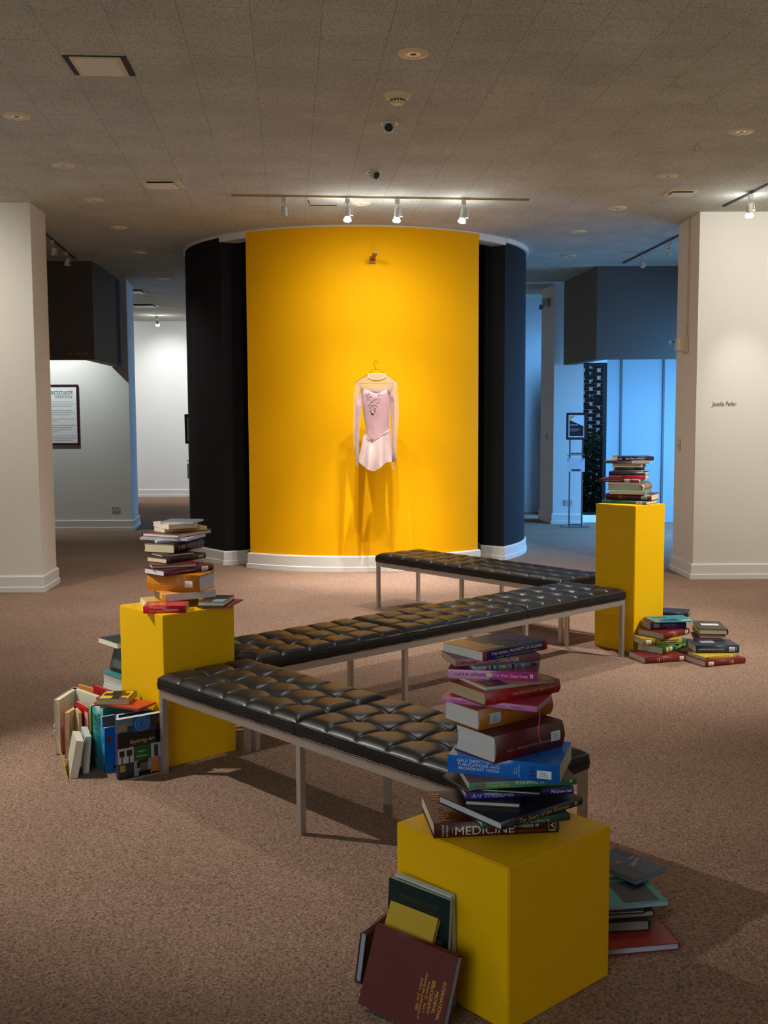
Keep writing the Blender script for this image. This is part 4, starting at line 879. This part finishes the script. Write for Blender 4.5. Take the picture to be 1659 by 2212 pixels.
# --- stack on the left pedestal
Lf = list(ST['left']); G = 'books stacked on the left pedestal'
put(rep(Lf[2], x=-.735, y=4.935, z=.709, a=.23, b=.15, T=.007, w=1.38), 'B', G, 'thin orange-brown hardcover sticking out farthest right over the left pedestal', (186, 86, 52), top=(150, 70, 46))
put(rep(Lf[2], z=.716, a=.21, b=.12, T=.009), 'A', G, 'thin dark book under the red-edged one on the right of the left pedestal', (30, 28, 26), pages=(150, 140, 110))
put(rep(Lf[0], y=4.985, b=.135, a=.25), 'a', G, 'yellow-orange paperback lying behind the red dictionary', (236, 186, 58), hard=False, texts=[('s', 'Z', .12, .5, .018, .012, (60, 40, 20), 0, IT)], rough=.3)
put(rep(Lf[1], a=.125, z=.7092), 'b', G, 'red dictionary paperback at the bottom front of the left pedestal stack', (196, 24, 42), hard=False, pages=(190, 160, 120), rough=.3, texts=[
    ('s', "Webster's\n", .30, .62, .0105, .062, (235, 225, 215), 0, dict(bold=0)), ('s', 'New World', .30, .30, .0095, .060, (240, 190, 60), 0, BO), ('s', 'Dictionary', .66, .5, .0125, .070, (235, 225, 215), 0, BO)], rects=[('T', .1, .25, .5, .8, (226, 120, 60)), ('T', .55, .15, .92, .8, (220, 70, 60))])
put(rep(Lf[2], z=.7252, T=.0168), 'B', G, 'red-edged paperback with a dark and sky-blue front, right side of the left stack', (204, 82, 48), hard=False, top=(70, 36, 32), pages=(214, 206, 180), rects=[('T', .04, .55, .5, .95, (120, 160, 180)), ('T', .5, .1, .96, .6, (34, 22, 24))])
put(Lf[3], 'b', G, 'thick paperback with orange spine and long white pages below the ochre volume', (228, 168, 84), hard=False, pages=(224, 212, 214), rects=[('s', 0, 0, .45, 1, (110, 90, 60)), ('s', .75, .2, .8, .8, (150, 100, 50))])
put(Lf[4], 'b', G, 'very thick ochre yearbook on the left pedestal, white label at its right', (200, 122, 18), pages=(208, 202, 210), texts=[('s', "1989 - L'ANNÉE PHILOLOGIQUE", .40, .46, .0075, .17, (226, 200, 150))], stickers=[('s', .80, .47, .040, .030, (226, 224, 222))])
put(Lf[5], 'a', G, 'maroon medieval bibliography directly on the ochre yearbook', (88, 14, 30), pages=(226, 224, 224), texts=[('s', 'International Medieval Bibliography', .38, .5, .0055, .13, (220, 200, 190))], stickers=[('s', .82, .5, .038, .022, (220, 220, 224))])
put(rep(Lf[6], b=.12), 'A', G, 'slim maroon book, grey page edges out, fifth above the left pedestal', (96, 20, 26), pages=(196, 188, 178))
put(Lf[7], 'a', G, 'brown-black hardcover with gilt ornament under a thin pale book', (50, 22, 18), pages=(230, 214, 180), rects=[('s', .80, .25, .83, .75, GOLDI), ('s', .85, .25, .88, .75, GOLDI), ('s', .90, .25, .93, .75, GOLDI), ('s', .06, .2, .065, .8, GOLDI)])
put(Lf[8], 'A', G, 'thin brown book with pale pages just beneath the dark creation volume', (70, 36, 28), pages=(214, 204, 186))
put(Lf[9], 'a', G, 'dark wine hardcover with creation title in mid left stack', (58, 18, 22), pages=(232, 216, 178), texts=[('s', 'CREATION', .55, .5, .019, .085, (170, 140, 110), 0, BO)], rects=[('s', .22, .25, .33, .75, (150, 120, 95)), ('s', .78, .25, .86, .75, (150, 120, 95)), ('s', .12, .2, .18, .8, (120, 90, 75))])
put(Lf[10], 'A', G, 'small white booklet lying on the creation volume', (200, 198, 210), hard=False, pages=(220, 218, 224))
put(Lf[11], 'B', G, 'wide lavender-white thin paperback in the upper left stack', (196, 192, 208), hard=False, pages=(206, 202, 214))
put(Lf[12], 'A', G, 'wide maroon hardcover with white pages toward the viewer, upper left stack', (104, 22, 26), pages=(228, 222, 206))
put(Lf[13], 'a', G, 'orange-spined paperback with a cream right end, third from the top on the left', (206, 132, 44), hard=False, rects=[('s', .82, 0, 1, 1, (214, 198, 160))], rough=.35)
put(Lf[14], 'B', G, 'thick white paperback second from the top of the left stack', (216, 206, 192), hard=False, pages=(222, 212, 200))
put(Lf[15], 'B', G, 'thin blue-grey book lying on top of the left stack', (104, 116, 136), hard=False, pages=(222, 204, 170))

# --- stack on the tall right pedestal
Rg = list(ST['right']); G = 'books stacked on the tall right pedestal'
put(Rg[0], 'b', G, 'teal index volume at the very bottom of the tall pedestal stack', (44, 104, 98), texts=[('s', 'PAIS INTERNATIONAL IN PRINT   AUTHOR INDEX', .42, .5, .0085, .19, (14, 30, 34), 0, BO)], stickers=[('s', .84, .5, .042, .018, (210, 200, 180))])
put(Rg[1], 'b', G, 'maroon volume with a cream label, second from the bottom on the tall pedestal', (92, 20, 22), rects=[('s', .29, .2, .30, .8, GOLDI), ('s', .32, .2, .335, .8, GOLDI), ('s', .36, .2, .37, .8, GOLDI), ('s', .43, .3, .437, .7, GOLDI)], stickers=[('s', .84, .5, .044, .026, (206, 198, 176))])
put(Rg[2], 'a', G, 'grey-white page block with a pale teal spine under the rose-spined book', (112, 160, 148), hard=False, pages=(202, 186, 176))
put(Rg[3], 'a', G, 'thick cream-paged book with a rose-brown spine at its right', (176, 116, 100), pages=(214, 196, 168), stickers=[('s', .12, .5, .024, .028, (214, 204, 190))])
put(Rg[4], 'a', G, 'thin wavy book with teal end below the dark red bibliography', (88, 146, 140), hard=False, pages=(206, 190, 182))
put(Rg[5], 'b', G, 'dark red bibliography sticking out farthest left of the tall pedestal stack', (94, 16, 26), texts=[('s', 'International Medieval Bibliography', .30, .5, .0075, .115, (226, 206, 196), 0, BO)], stickers=[('s', .70, .5, .036, .022, (210, 204, 190))])
put(Rg[6], 'b', G, 'bright red-spined paperback in the middle of the tall pedestal stack', (190, 22, 40), hard=False, texts=[('s', 'ON THE CONTRARY', .20, .5, .008, .085, (235, 190, 190), 0, BO)])
put(Rg[7], 'b', G, 'navy-spined book resting on the red one, tall pedestal', (24, 42, 66), rects=[('s', .25, .4, .7, .55, (60, 84, 110)), ('s', .96, .2, .97, .8, (110, 130, 150))])
put(Rg[8], 'b', G, 'thin brown booklet above the navy book on the tall pedestal', (112, 78, 58), hard=False)
put(Rg[9], 'b', G, 'short black-green hardcover above the brown booklet', (22, 38, 34))
put(Rg[10], 'B', G, 'cream-paged book with dark tan boards near the top of the tall pedestal', (122, 82, 54), pages=(216, 200, 178))
put(Rg[11], 'b', G, 'long thin book, teal left end and mauve-grey right part, second from the top', (168, 140, 136), hard=False, rects=[('s', 0, 0, .26, 1, (38, 84, 104)), ('s', .26, 0, .28, 1, (150, 60, 50)), ('s', .58, 0, .6, 1, (150, 60, 50)), ('s', .6, 0, 1, 1, (214, 206, 198))])
put(Rg[12], 'a', G, 'navy paperback on race class and gender topping the tall pedestal stack', (22, 26, 62), hard=False, pages=(216, 190, 150), texts=[('s', 'Race, Class, and Gender', .50, .5, .0125, .135, (222, 222, 232), 0, BO)], rects=[('s', .04, .3, .14, .42, (150, 150, 170)), ('s', .04, .55, .14, .67, (150, 150, 170)), ('s', .0, 0, .015, 1, (200, 200, 205)), ('s', .88, .25, .97, .75, (60, 62, 100))])

# --- two floor piles beside the tall pedestal
A_ = [rep(q, x=q[0]-.015, y=q[1]-.06) for q in ST['pileA']]; G = 'books piled on the carpet beside the tall pedestal'
A_[1] = rep(A_[1], b=.20); A_[2] = rep(A_[2], b=.16); A_[3] = rep(A_[3], b=.22); A_[4] = rep(A_[4], b=.15); A_[5] = rep(A_[5], b=.21, a=.28)
put(A_[0], 'a', G, 'brick-red volume lying on the carpet at the foot of the left floor pile', (122, 34, 28), rects=[('s', .30, .2, .31, .8, GOLDI), ('s', .34, .2, .36, .8, GOLDI), ('s', .45, .3, .46, .7, GOLDI)], stickers=[('s', .90, .5, .030, .030, (216, 208, 190))])
put(A_[1], 'a', G, 'green volume turned askew in the left floor pile', (14, 96, 46), rects=[('s', .10, .15, .18, .85, (224, 178, 40)), ('s', .42, .55, .8, .68, (150, 200, 90)), ('s', .4, .3, .85, .42, (150, 200, 90))], stickers=[('s', .26, .5, .034, .030, (210, 206, 190)), ('t', .8, .3, .05, .035, (206, 202, 186))])
put(A_[2], 'a', G, 'mustard-yellow volume mid-way up the left floor pile', (196, 164, 50), rects=[('s', .25, .1, .27, .9, (40, 36, 20)), ('s', .31, .1, .33, .9, (40, 36, 20)), ('s', .45, .6, .92, .74, (60, 50, 20)), ('s', .52, .3, .86, .42, (60, 50, 20))], stickers=[('s', .14, .5, .036, .028, (224, 220, 206))])
put(A_[3], 'a', G, 'rust-red volume with a cream label at its right tip, left floor pile', (132, 42, 30), pages=(196, 186, 170), rects=[('s', .36, .15, .37, .85, GOLDI), ('s', .40, .15, .42, .85, GOLDI), ('s', .46, .2, .47, .8, GOLDI)], stickers=[('s', .87, .5, .032, .030, (218, 212, 196))])
put(A_[4], 'a', G, 'purple yearbook under the teal booklet, left floor pile', (58, 22, 84), pages=(186, 172, 150), texts=[('s', "L'ANNÉE PHILOLOGIQUE", .52, .62, .0075, .10, (180, 160, 200))], stickers=[('s', .17, .62, .036, .026, (150, 140, 150))])
put(A_[5], 'a', G, 'wide teal softcover with a dark panel crowning the left floor pile', (30, 150, 156), hard=False, rough=.3, rects=[('T', .18, .12, .62, .40, (30, 38, 34)), ('T', .12, .62, .22, .80, (16, 40, 44)), ('T', .25, .62, .35, .80, (16, 40, 44)), ('T', .38, .62, .46, .80, (16, 40, 44)), ('T', .70, .06, .94, .24, (220, 224, 218))])
B_ = list(ST['pileB']); G = 'books in the rightmost floor pile'
put(B_[0], 'a', G, 'dark red volume at the bottom of the rightmost floor pile, label on its left', (116, 30, 26), rects=[('s', .62, .2, .63, .8, GOLDI), ('s', .66, .2, .69, .8, GOLDI)], stickers=[('s', .14, .5, .040, .026, (214, 206, 190))])
put(B_[1], 'a', G, 'yellow book second from the bottom of the rightmost floor pile', (206, 168, 48), hard=False, stickers=[('s', .82, .5, .030, .016, (220, 214, 196))], rects=[('s', .05, .3, .12, .7, (90, 70, 20))])
put(rep(B_[2], b=.20), 'a', G, 'thick slate-navy periodicals index in the rightmost floor pile', (34, 44, 60), texts=[('s', 'BUSINESS PERIODICALS INDEX', .36, .5, .011, .17, (190, 196, 204), 0, BO)], stickers=[('s', .83, .5, .038, .030, (206, 208, 208)), ('t', .38, .6, .09, .07, (150, 154, 156))], rects=[('s', .92, .2, .925, .8, (190, 196, 204)), ('s', .94, .2, .945, .8, (190, 196, 204))])
put(B_[3], 'A', G, 'thin maroon book above the slate-navy index', (84, 26, 36), pages=(190, 190, 200))
put(B_[4], 'A', G, 'tan-edged book under the topmost black one, rightmost floor pile', (52, 40, 34), pages=(196, 176, 140))
put(rep(B_[5], x=2.100), 'B', G, 'black-covered book with a white strip on its front, top of the rightmost floor pile', (46, 48, 50), pages=(206, 184, 146), stickers=[('t', .55, .5, .06, .115, (214, 212, 200))])
book('navy-edged book lying alone on the carpet behind the tall pedestal', xf((2.18, 8.50, 0), (.94, -.34, 0), (.34, .94, 0), (0, 0, 1)), .26, .19, .03, (28, 34, 52), pages=(226, 210, 176))

# --- pile half hidden behind the foreground cube
P_ = [rep(q, x=q[0]+.022, y=q[1]+.012) for q in ST['pileF']]; G = 'books piled on the carpet behind the foreground cube'
P_[0] = rep(P_[0], T=.0225); P_[4] = rep(P_[4], T=.012, b=.2); P_[5] = rep(P_[5], z=.1005)
put(P_[0], 'B', G, 'wide scarlet hardcover on the carpet beneath the pile behind the foreground cube', (150, 34, 24), pages=(186, 202, 218))
put(P_[1], 'B', G, 'thick grey-paged book with navy boards behind the foreground cube', (34, 44, 58), pages=(150, 150, 146))
put(P_[2], 'B', G, 'brown hardcover jutting right beneath a slim white one, behind the cube', (74, 40, 34), pages=(176, 168, 150))
put(P_[3], 'B', G, 'slim pale-paged book under the teal catalogue behind the foreground cube', (24, 28, 46), pages=(176, 190, 206))
put(P_[4], 'B', G, 'teal and black softcover catalogue in the pile behind the foreground cube', (44, 146, 146), hard=False, pages=(176, 200, 216), rough=.3, rects=[('T', .08, .08, .80, .50, (20, 20, 18)), ('T', .80, .0, 1, 1, (44, 146, 146))], texts=[('t', 'PAIS\nINTERNATIONAL\nIN PRINT', .42, .70, .018, .13, (12, 34, 36), 180, BO)])
put(P_[5], 'A', G, 'midnight-blue paperback with white handwriting topping the pile behind the cube', (30, 52, 78), hard=False, pages=(126, 150, 184), top=(30, 56, 84), rough=.35, rects=[('T', .55, .4, 1, 1, (24, 34, 54)), ('T', .0, .0, .2, .4, (26, 36, 52)), ('t', .55, .36, .60, .44, (196, 130, 70))],
    texts=[('t', 'Than', .17, .42, .012, .030, (190, 200, 205), 200, IT), ('t', 'Understands', .28, .55, .012, .065, (190, 200, 205), 200, IT), ('t', 'You', .42, .62, .012, .03, (190, 200, 205), 200, IT)])

# --- books leaning on the foreground cube
def lean(key, mode, label, cover, D=None, dz=0, **k):
    O, Rm, Dm = LN[key]; Dm = D or Dm; e = [Vector((Rm[0][i], Rm[1][i], Rm[2][i])) for i in range(3)]; O = Vector(O)+Vector((0, 0, dz))
    if mode == 'land': m = xf(O+e[0]*Dm[0]+e[1]*Dm[1], -e[0], -e[1], e[2]); L, Wd = Dm[0], Dm[1]
    else: m = xf(O+e[1]*Dm[1], -e[1], e[0], e[2]); L, Wd = Dm[1], Dm[0]
    return book(label, m, L, Wd, Dm[2], cover, group='books leaning against the foreground cube', **k)
lean('vat2', 'port', 'pale green and white glossy catalogue leaning against the left face of the foreground cube', (196, 204, 200), hard=False, pages=(190, 198, 204), top=(206, 210, 204), rough=.25, rects=[('T', .02, .06, .5, .94, (96, 150, 100))])
lean('vat', 'port', 'dark green treasures catalogue leaning behind the small yellow book', (16, 44, 44), hard=False, pages=(176, 186, 190), rough=.3, texts=[('t', 'TREASURES OF THE\nVATICAN COLLECTIONS', .155, .50, .0145, .175, (84, 70, 40), 90)], rects=[('T', .38, .62, .9, .9, (110, 100, 80)), ('T', .5, .58, .8, .86, (50, 56, 66))])
O_, R_, D_ = LN['yel']; LN['yel'] = ([O_[0]+.012, O_[1]+.013, .010], R_, [D_[0], .264, .014])
lean('yel', 'port', 'plain yellow book leaning between the maroon volume and the dark green catalogue', (190, 158, 26), pages=(176, 176, 130))
lean('imb', 'land', 'maroon medieval bibliography with gold lettering leaning at the front of the cube', (92, 26, 28), pages=(170, 186, 200), texts=[
    ('t', 'INTERNATIONAL\n     MEDIEVAL\nBIBLIOGRAPHY', .135, .58, .0115, .095, (226, 170, 60), 90, dict(bold=0, lines=1.05)), ('t', 'Volume 23   Part 1\ncovering the publications of\nJanuary - June 1989', .285, .60, .0085, .115, (226, 170, 60), 90)])
e1 = Vector((.50, .866, 0)).normalized(); e2 = Vector((.155, 0, .98)); e2 = (e2-e1*e2.dot(e1)).normalized(); e3 = e1.cross(e2)
O_ = Vector((-.0895, 2.9035, .0035)); Lk, Hk, Tk = .24, .154, .0204
book('thick maroon volume standing spine up, its grey pages facing the viewer, left of the cube', xf(O_+e1*Lk+e2*Hk, -e1, -e2, e3), Lk, Hk, Tk, (64, 20, 20), pages=(164, 178, 190), group='books leaning against the foreground cube', texts=[('s', 'International Medieval', .50, .5, .0065, .13, (190, 150, 110))])

# --- upright books crowded beside the left pedestal
S_ = ST['stand']; G = 'books crowded beside the left pedestal'
def up(x, y, z, yaw, a, b, T): return (x, y, z, R(yaw), a, b, T)
YW = 37
t = put(rep(S_[0], x=-1.183, y=4.613, b=.030, T=.272), 'v', G, 'softcover art textbook with a picture-grid front, standing at the left pedestal', (16, 16, 18), hard=False, rough=.25, pages=(222, 216, 198), texts=[
    ('t', 'Exploring Art', .405, .48, .019, .115, (216, 170, 130), 90, IT), ('t', 'A Global, Thematic Approach', .465, .48, .005, .12, (110, 100, 100), 90, IT), ('t', 'Lazzari\n\nSchlesier', .625, .47, .008, .048, (206, 220, 206), 90), ('s', 'Exploring Art: A Global, Thematic Approach', .52, .5, .006, .13, (150, 130, 190))],
    rects=[('s', .17, 0, .97, 1, (62, 44, 100)), ('T', 0, 0, .225, .31, (92, 124, 140)), ('T', .10, .02, .20, .26, (150, 136, 112)), ('T', .06, .08, .12, .16, (150, 136, 112)), ('T', .13, .2, .24, .31, (36, 60, 76)), ('t', 0, .31, .25, .66, (14, 84, 158)), ('T', 0, .66, .27, 1, (56, 42, 34)), ('T', .07, .78, .16, .86, (96, 60, 40)),
           ('t', .49, 0, .745, .31, (176, 176, 184)), ('t', .53, .03, .63, .13, (34, 26, 26)), ('t', .63, .07, .745, .09, (34, 26, 26)), ('t', .53, .17, .63, .28, (34, 26, 26)), ('t', .63, .21, .745, .235, (34, 26, 26)), ('t', .49, .31, .735, .66, (10, 84, 28)), ('t', .49, .66, .73, 1, (170, 172, 184)), ('T', .52, .72, .72, .80, (52, 52, 58)), ('T', .52, .86, .73, .93, (52, 52, 58)),
           ('T', .745, 0, .99, .31, (34, 46, 46)), ('T', .77, .03, .88, .14, (150, 150, 60)), ('t', .735, .31, .99, .66, (140, 140, 146)), ('t', .735, .40, .79, .60, (24, 22, 24)), ('t', .76, .37, .86, .43, (24, 22, 24)), ('T', .785, .43, .93, .58, (96, 94, 96)), ('t', .92, .40, .99, .64, (28, 26, 30)), ('t', .73, .66, .97, .80, (196, 116, 50)), ('T', .73, .80, .99, 1, (130, 124, 140))])
bm = bmesh.new(); sp_ = []
for k in range(70):
    a = k*.30; r_ = .004+.00155*a; sp_.append((.272*.115+r_*1.05*cos(a), .2366*.485+r_*sin(a), .0312))
tube(bm, sp_, .0007, 4); fin(bm, 'spiral_emblem', M((170, 205, 225), .5, name='pale_print'), t.children[0])
put(up(-1.2078, 4.7086, 0, YW, .17, .036, .2655), 'v', G, 'dark blue volume with a small white label low on its spine, behind the art textbook', (22, 66, 118), rects=[('s', .24, 0, .42, 1, (22, 42, 66)), ('s', .70, 0, .86, 1, (16, 48, 62))], stickers=[('s', .82, .5, .034, .020, (216, 218, 206))], rough=.3)
put(up(-1.268, 4.715, 0, YW, .13, .020, .205), 'v', G, 'short bright blue paperback standing among the books by the left pedestal', (6, 104, 190), hard=False, pages=(210, 220, 226), rough=.25, rects=[('s', .35, .35, .8, .65, (150, 190, 215)), ('T', .20, .05, .34, .25, (110, 70, 80)), ('t', .88, .3, .94, .4, (10, 30, 60))])
put(up(-1.281, 4.733, 0, YW, .15, .018, .252), 'v', G, 'taller grey-fronted paperback with light blue spine behind the short blue one', (52, 138, 190), hard=False, top=(86, 82, 90), pages=(180, 190, 196))
put(up(-1.290, 4.755, 0, 57, .2, .070, .284), 'v', G, 'tall teal index volume with black title on its wide spine', (38, 138, 136), pages=(220, 218, 206), texts=[('s', 'PAIS', .18, .5, .046, .046, (14, 44, 52), 90, BO), ('s', 'INTERNATIONAL', .275, .5, .015, .058, (14, 44, 52), 90, BO), ('s', 'IN PRINT', .34, .5, .015, .034, (14, 44, 52), 90, BO)], stickers=[('s', .86, .5, .040, .024, (70, 84, 84))], rough=.35)
put(up(-1.352, 4.806, 0, 57, .18, .014, .284), 'v', G, 'thin green book pressed to the left side of the teal index volume', (72, 120, 46), hard=False)
put(up(-1.352, 4.80, 0, 128, .013, .155, .245), 'a', G, 'small red paperback standing between the open orange book and the teal volume', (186, 22, 26), hard=False, pages=(206, 150, 120)) if False else \
book('small red paperback standing between the open orange book and the teal volume', xf((-1.475, 5.045, .245), (0, 0, -1), (.60, -.80, 0), (-.80, -.60, 0)), .245, .155, .014, (190, 22, 26), hard=False, pages=(206, 150, 120), group=G, rects=[('T', .1, .7, .6, .95, (226, 200, 190))])
put(rep(ST['tops'][0], z=.2870, a=.130), 'B', G, 'flat orange-red hardcover lying across the tops of the upright books', (206, 66, 36), pages=(206, 130, 100))
put(rep(ST['tops'][1], z=.2970, a=.15), 'B', G, 'yellow and dark paperback with a silhouette front, lying on the orange-red book', (56, 44, 24), hard=False, top=(54, 44, 26), pages=(206, 190, 164), rough=.3, rects=[('t', .06, .07, .30, .93, (236, 200, 30)), ('t', .70, .07, .95, .93, (236, 200, 30)), ('T', .12, .25, .48, .62, (52, 48, 30)), ('T', .36, .1, .66, .72, (52, 48, 30)), ('t', .58, .62, .84, .93, (236, 200, 30)), ('T', .62, .30, .90, .60, (46, 42, 28)), ('t', .10, .76, .34, .93, (160, 84, 130))])
# open book halves: two page blocks hinged at an upright spine
def open_book(label, apex, ends, h, ths, cover, pages, flyleaf=None):
    t = thing('open_book', label, 'book', (apex[0], apex[1], 0), 0, G); c_ = []
    for (ex, ey), th, s in zip(ends, ths, (1, -1)):
        d_ = Vector((ex-apex[0], ey-apex[1], 0)); L = d_.length; d_.normalize(); n_ = Vector((-d_.y, d_.x, 0))*s
        m = xf((0, 0, 0), d_, n_, (0, 0, 1))
        bm = bmesh.new(); v = box(bm, .004, L-.003, .0012, th, .003, h-.003, 0, m); bmesh.ops.recalc_face_normals(bm, faces=bm.faces)
        fin(bm, 'pages', pages, t)
        bm = bmesh.new(); box(bm, 0, L, -.0012, .0010, 0, h, 0, m); bmesh.ops.recalc_face_normals(bm, faces=bm.faces); fin(bm, 'cover', cover, t); c_.append(m)
    return t, c_
t, c_ = open_book('tall white softcover standing wide open like a tent, left of the left pedestal', (-1.545, 5.215), ((-1.572, 4.975), (-1.372, 5.04)), .27, (.024, .018), M((206, 200, 178), .6, name='book_cover'), pages_mat((222, 214, 190)))
bm = bmesh.new(); box(bm, .09, .20, .0182, .0186, .15, .20, 0, c_[1]); box(bm, .02, .08, .0182, .0186, .10, .22, 0, c_[1]); fin(bm, 'page_print', M((176, 176, 180), .6, name='page_print'), t)
bm = bmesh.new(); box(bm, .232, .240, -.006, -.0012, .135, .150, 0, c_[0]); box(bm, .225, .243, -.007, -.0012, .112, .118, 0, c_[0]); fin(bm, 'torn_label', M((232, 232, 228), .6, name='torn_paper'), t)
open_book('orange paperback standing open inside the tall white one', (-1.495, 5.055), ((-1.512, 4.925), (-1.428, 4.925)), .222, (.022, .013), M((206, 76, 24), .5, name='book_cover'), pages_mat((216, 186, 150)))
# two fat white-paged paperbacks slumped in front
eD = Vector((-.36, .90, 0)).normalized(); eT = Vector((eD.y, -eD.x, 0)).normalized()
def slump(label, O, T, D, H, tilt, cover, pg, back):
    u = (Vector((0, 0, 1))*cos(R(tilt))+eT*sin(R(tilt))-Vector(eD)*sin(R(back))*-1).normalized(); u = (u-eD*u.dot(eD)).normalized(); tt = eD.cross(u)*-1; tt = u.cross(eD)*-1
    n_ = u.cross(eD); n_ = n_ if n_.dot(eT) > 0 else -n_
    Y = -eD; Z = n_; X = Y.cross(Z); O = Vector(O); o = O+eD*D+(u*H if X.dot(u) < 0 else Vector())
    return book(label, xf(o, X, Y, Z), H, D, T, cover, hard=False, pages=pg, group=G, top=pg, rects=[])
a_ = slump('fat white-paged paperback slumped at the front left of the crowded books', (-1.405, 4.633, .0005), .034, .17, .172, 11, (214, 208, 192), (224, 216, 196), 0)
bm = bmesh.new(); q = [(-1.411, 4.628, .002), (-1.480, 4.800, .002), (-1.535, 4.870, .125), (-1.500, 4.790, .118), (-1.452, 4.700, .070)]
iv = a_.matrix_world.inverted(); bm.faces.new([bm.verts.new(iv @ Vector(p)) for p in q]); fl = fin(bm, 'flared_cover', M((222, 184, 30), .4, name='yellow_cover'), a_); md = fl.modifiers.new('thick', 'SOLIDIFY'); md.thickness = .001
slump('grey-white paperback leaning just behind the slumped one', (-1.366, 4.703, .0005), .027, .17, .170, 5, (196, 200, 200), (206, 212, 210), 0)
# behind: red and orange uprights, then a flat heap with a black textured book on it
book('crimson hardcover standing behind the silhouette paperback', xf((-1.432, 5.185, .29), (0, 0, -1), (.683, -.73, 0), (-.73, -.683, 0)), .29, .17, .014, (180, 16, 34), pages=(226, 210, 206), group=G)
book('thin orange book just showing over the tall open white one', xf((-1.535, 5.275, .270), (0, 0, -1), (.74, -.67, 0), (-.67, -.74, 0)), .270, .16, .012, (222, 138, 62), hard=False, pages=(226, 170, 100), group=G)
eF = Vector((.66, -.751, 0)).normalized(); eB = Vector((.751, .66, 0)).normalized()
def flat(label, off, z, L, Wd, T, cover, **k):
    o = Vector((-1.408, 5.214, 0))+eF*off[0]+eB*off[1]; return book(label, xf((o.x, o.y, z), eF, eB, (0, 0, 1)) if k.pop('sp', 0) else xf((o.x+eF.x*L+eB.x*Wd, o.y+eF.y*L+eB.y*Wd, z), -eF, -eB, (0, 0, 1)), L, Wd, T, cover, group='heap of books behind the left pedestal', **k)
flat('brown volume lying on the carpet under the heap behind the left pedestal', (.01, .01), 0, .19, .26, .09, (70, 44, 34))
flat('navy volume in the middle of the heap behind the left pedestal', (.0, .0), .09, .19, .25, .09, (34, 40, 62))
flat('grey volume under the big teal one behind the left pedestal', (.005, .005), .18, .185, .25, .08, (88, 88, 92))
flat('big white-paged teal volume seen past the left edge of the left pedestal', (0, 0), .26, .195, .27, .09, (52, 140, 140), pages=(206, 208, 196))
# black textured book tilted on the heap, with a white-paged book on it
nb = (Vector((-.73, -.683, 0))*.96+Vector((0, 0, .28))).normalized(); ub = (Vector((0, 0, 1))-nb*nb.z).normalized(); rb_ = ub.cross(nb)
ob_ = Vector((-1.395, 5.212, .3505))+eB*.045
m = xf(ob_+ub*.130, -ub, rb_, nb)
book('black-bordered book with a mottled grey-green front propped on the heap', m, .130, .19, .018, (14, 14, 15), group='heap of books behind the left pedestal', rough=.35, rects=[('T', .12, .14, .88, .95, (78, 92, 80)), ('t', .12, .08, .9, .10, (120, 126, 120)), ('t', .15, .42, .62, .435, (14, 14, 15)), ('t', .15, .60, .48, .615, (14, 14, 15))])
z_ = ob_.z+ub.z*.130+.012
o = Vector((-1.425, 5.24, z_)); cz = (Vector((0, 0, 1))).normalized()
book('white-paged dark book lying at the very top of the heap behind the left pedestal', xf((o.x+eF.x*.2+eB.x*.16, o.y+eF.y*.2+eB.y*.16, z_), -eF, -eB, (0, 0, 1)), .2, .16, .026, (40, 46, 44), hard=False, pages=(230, 226, 206), group='heap of books behind the left pedestal')
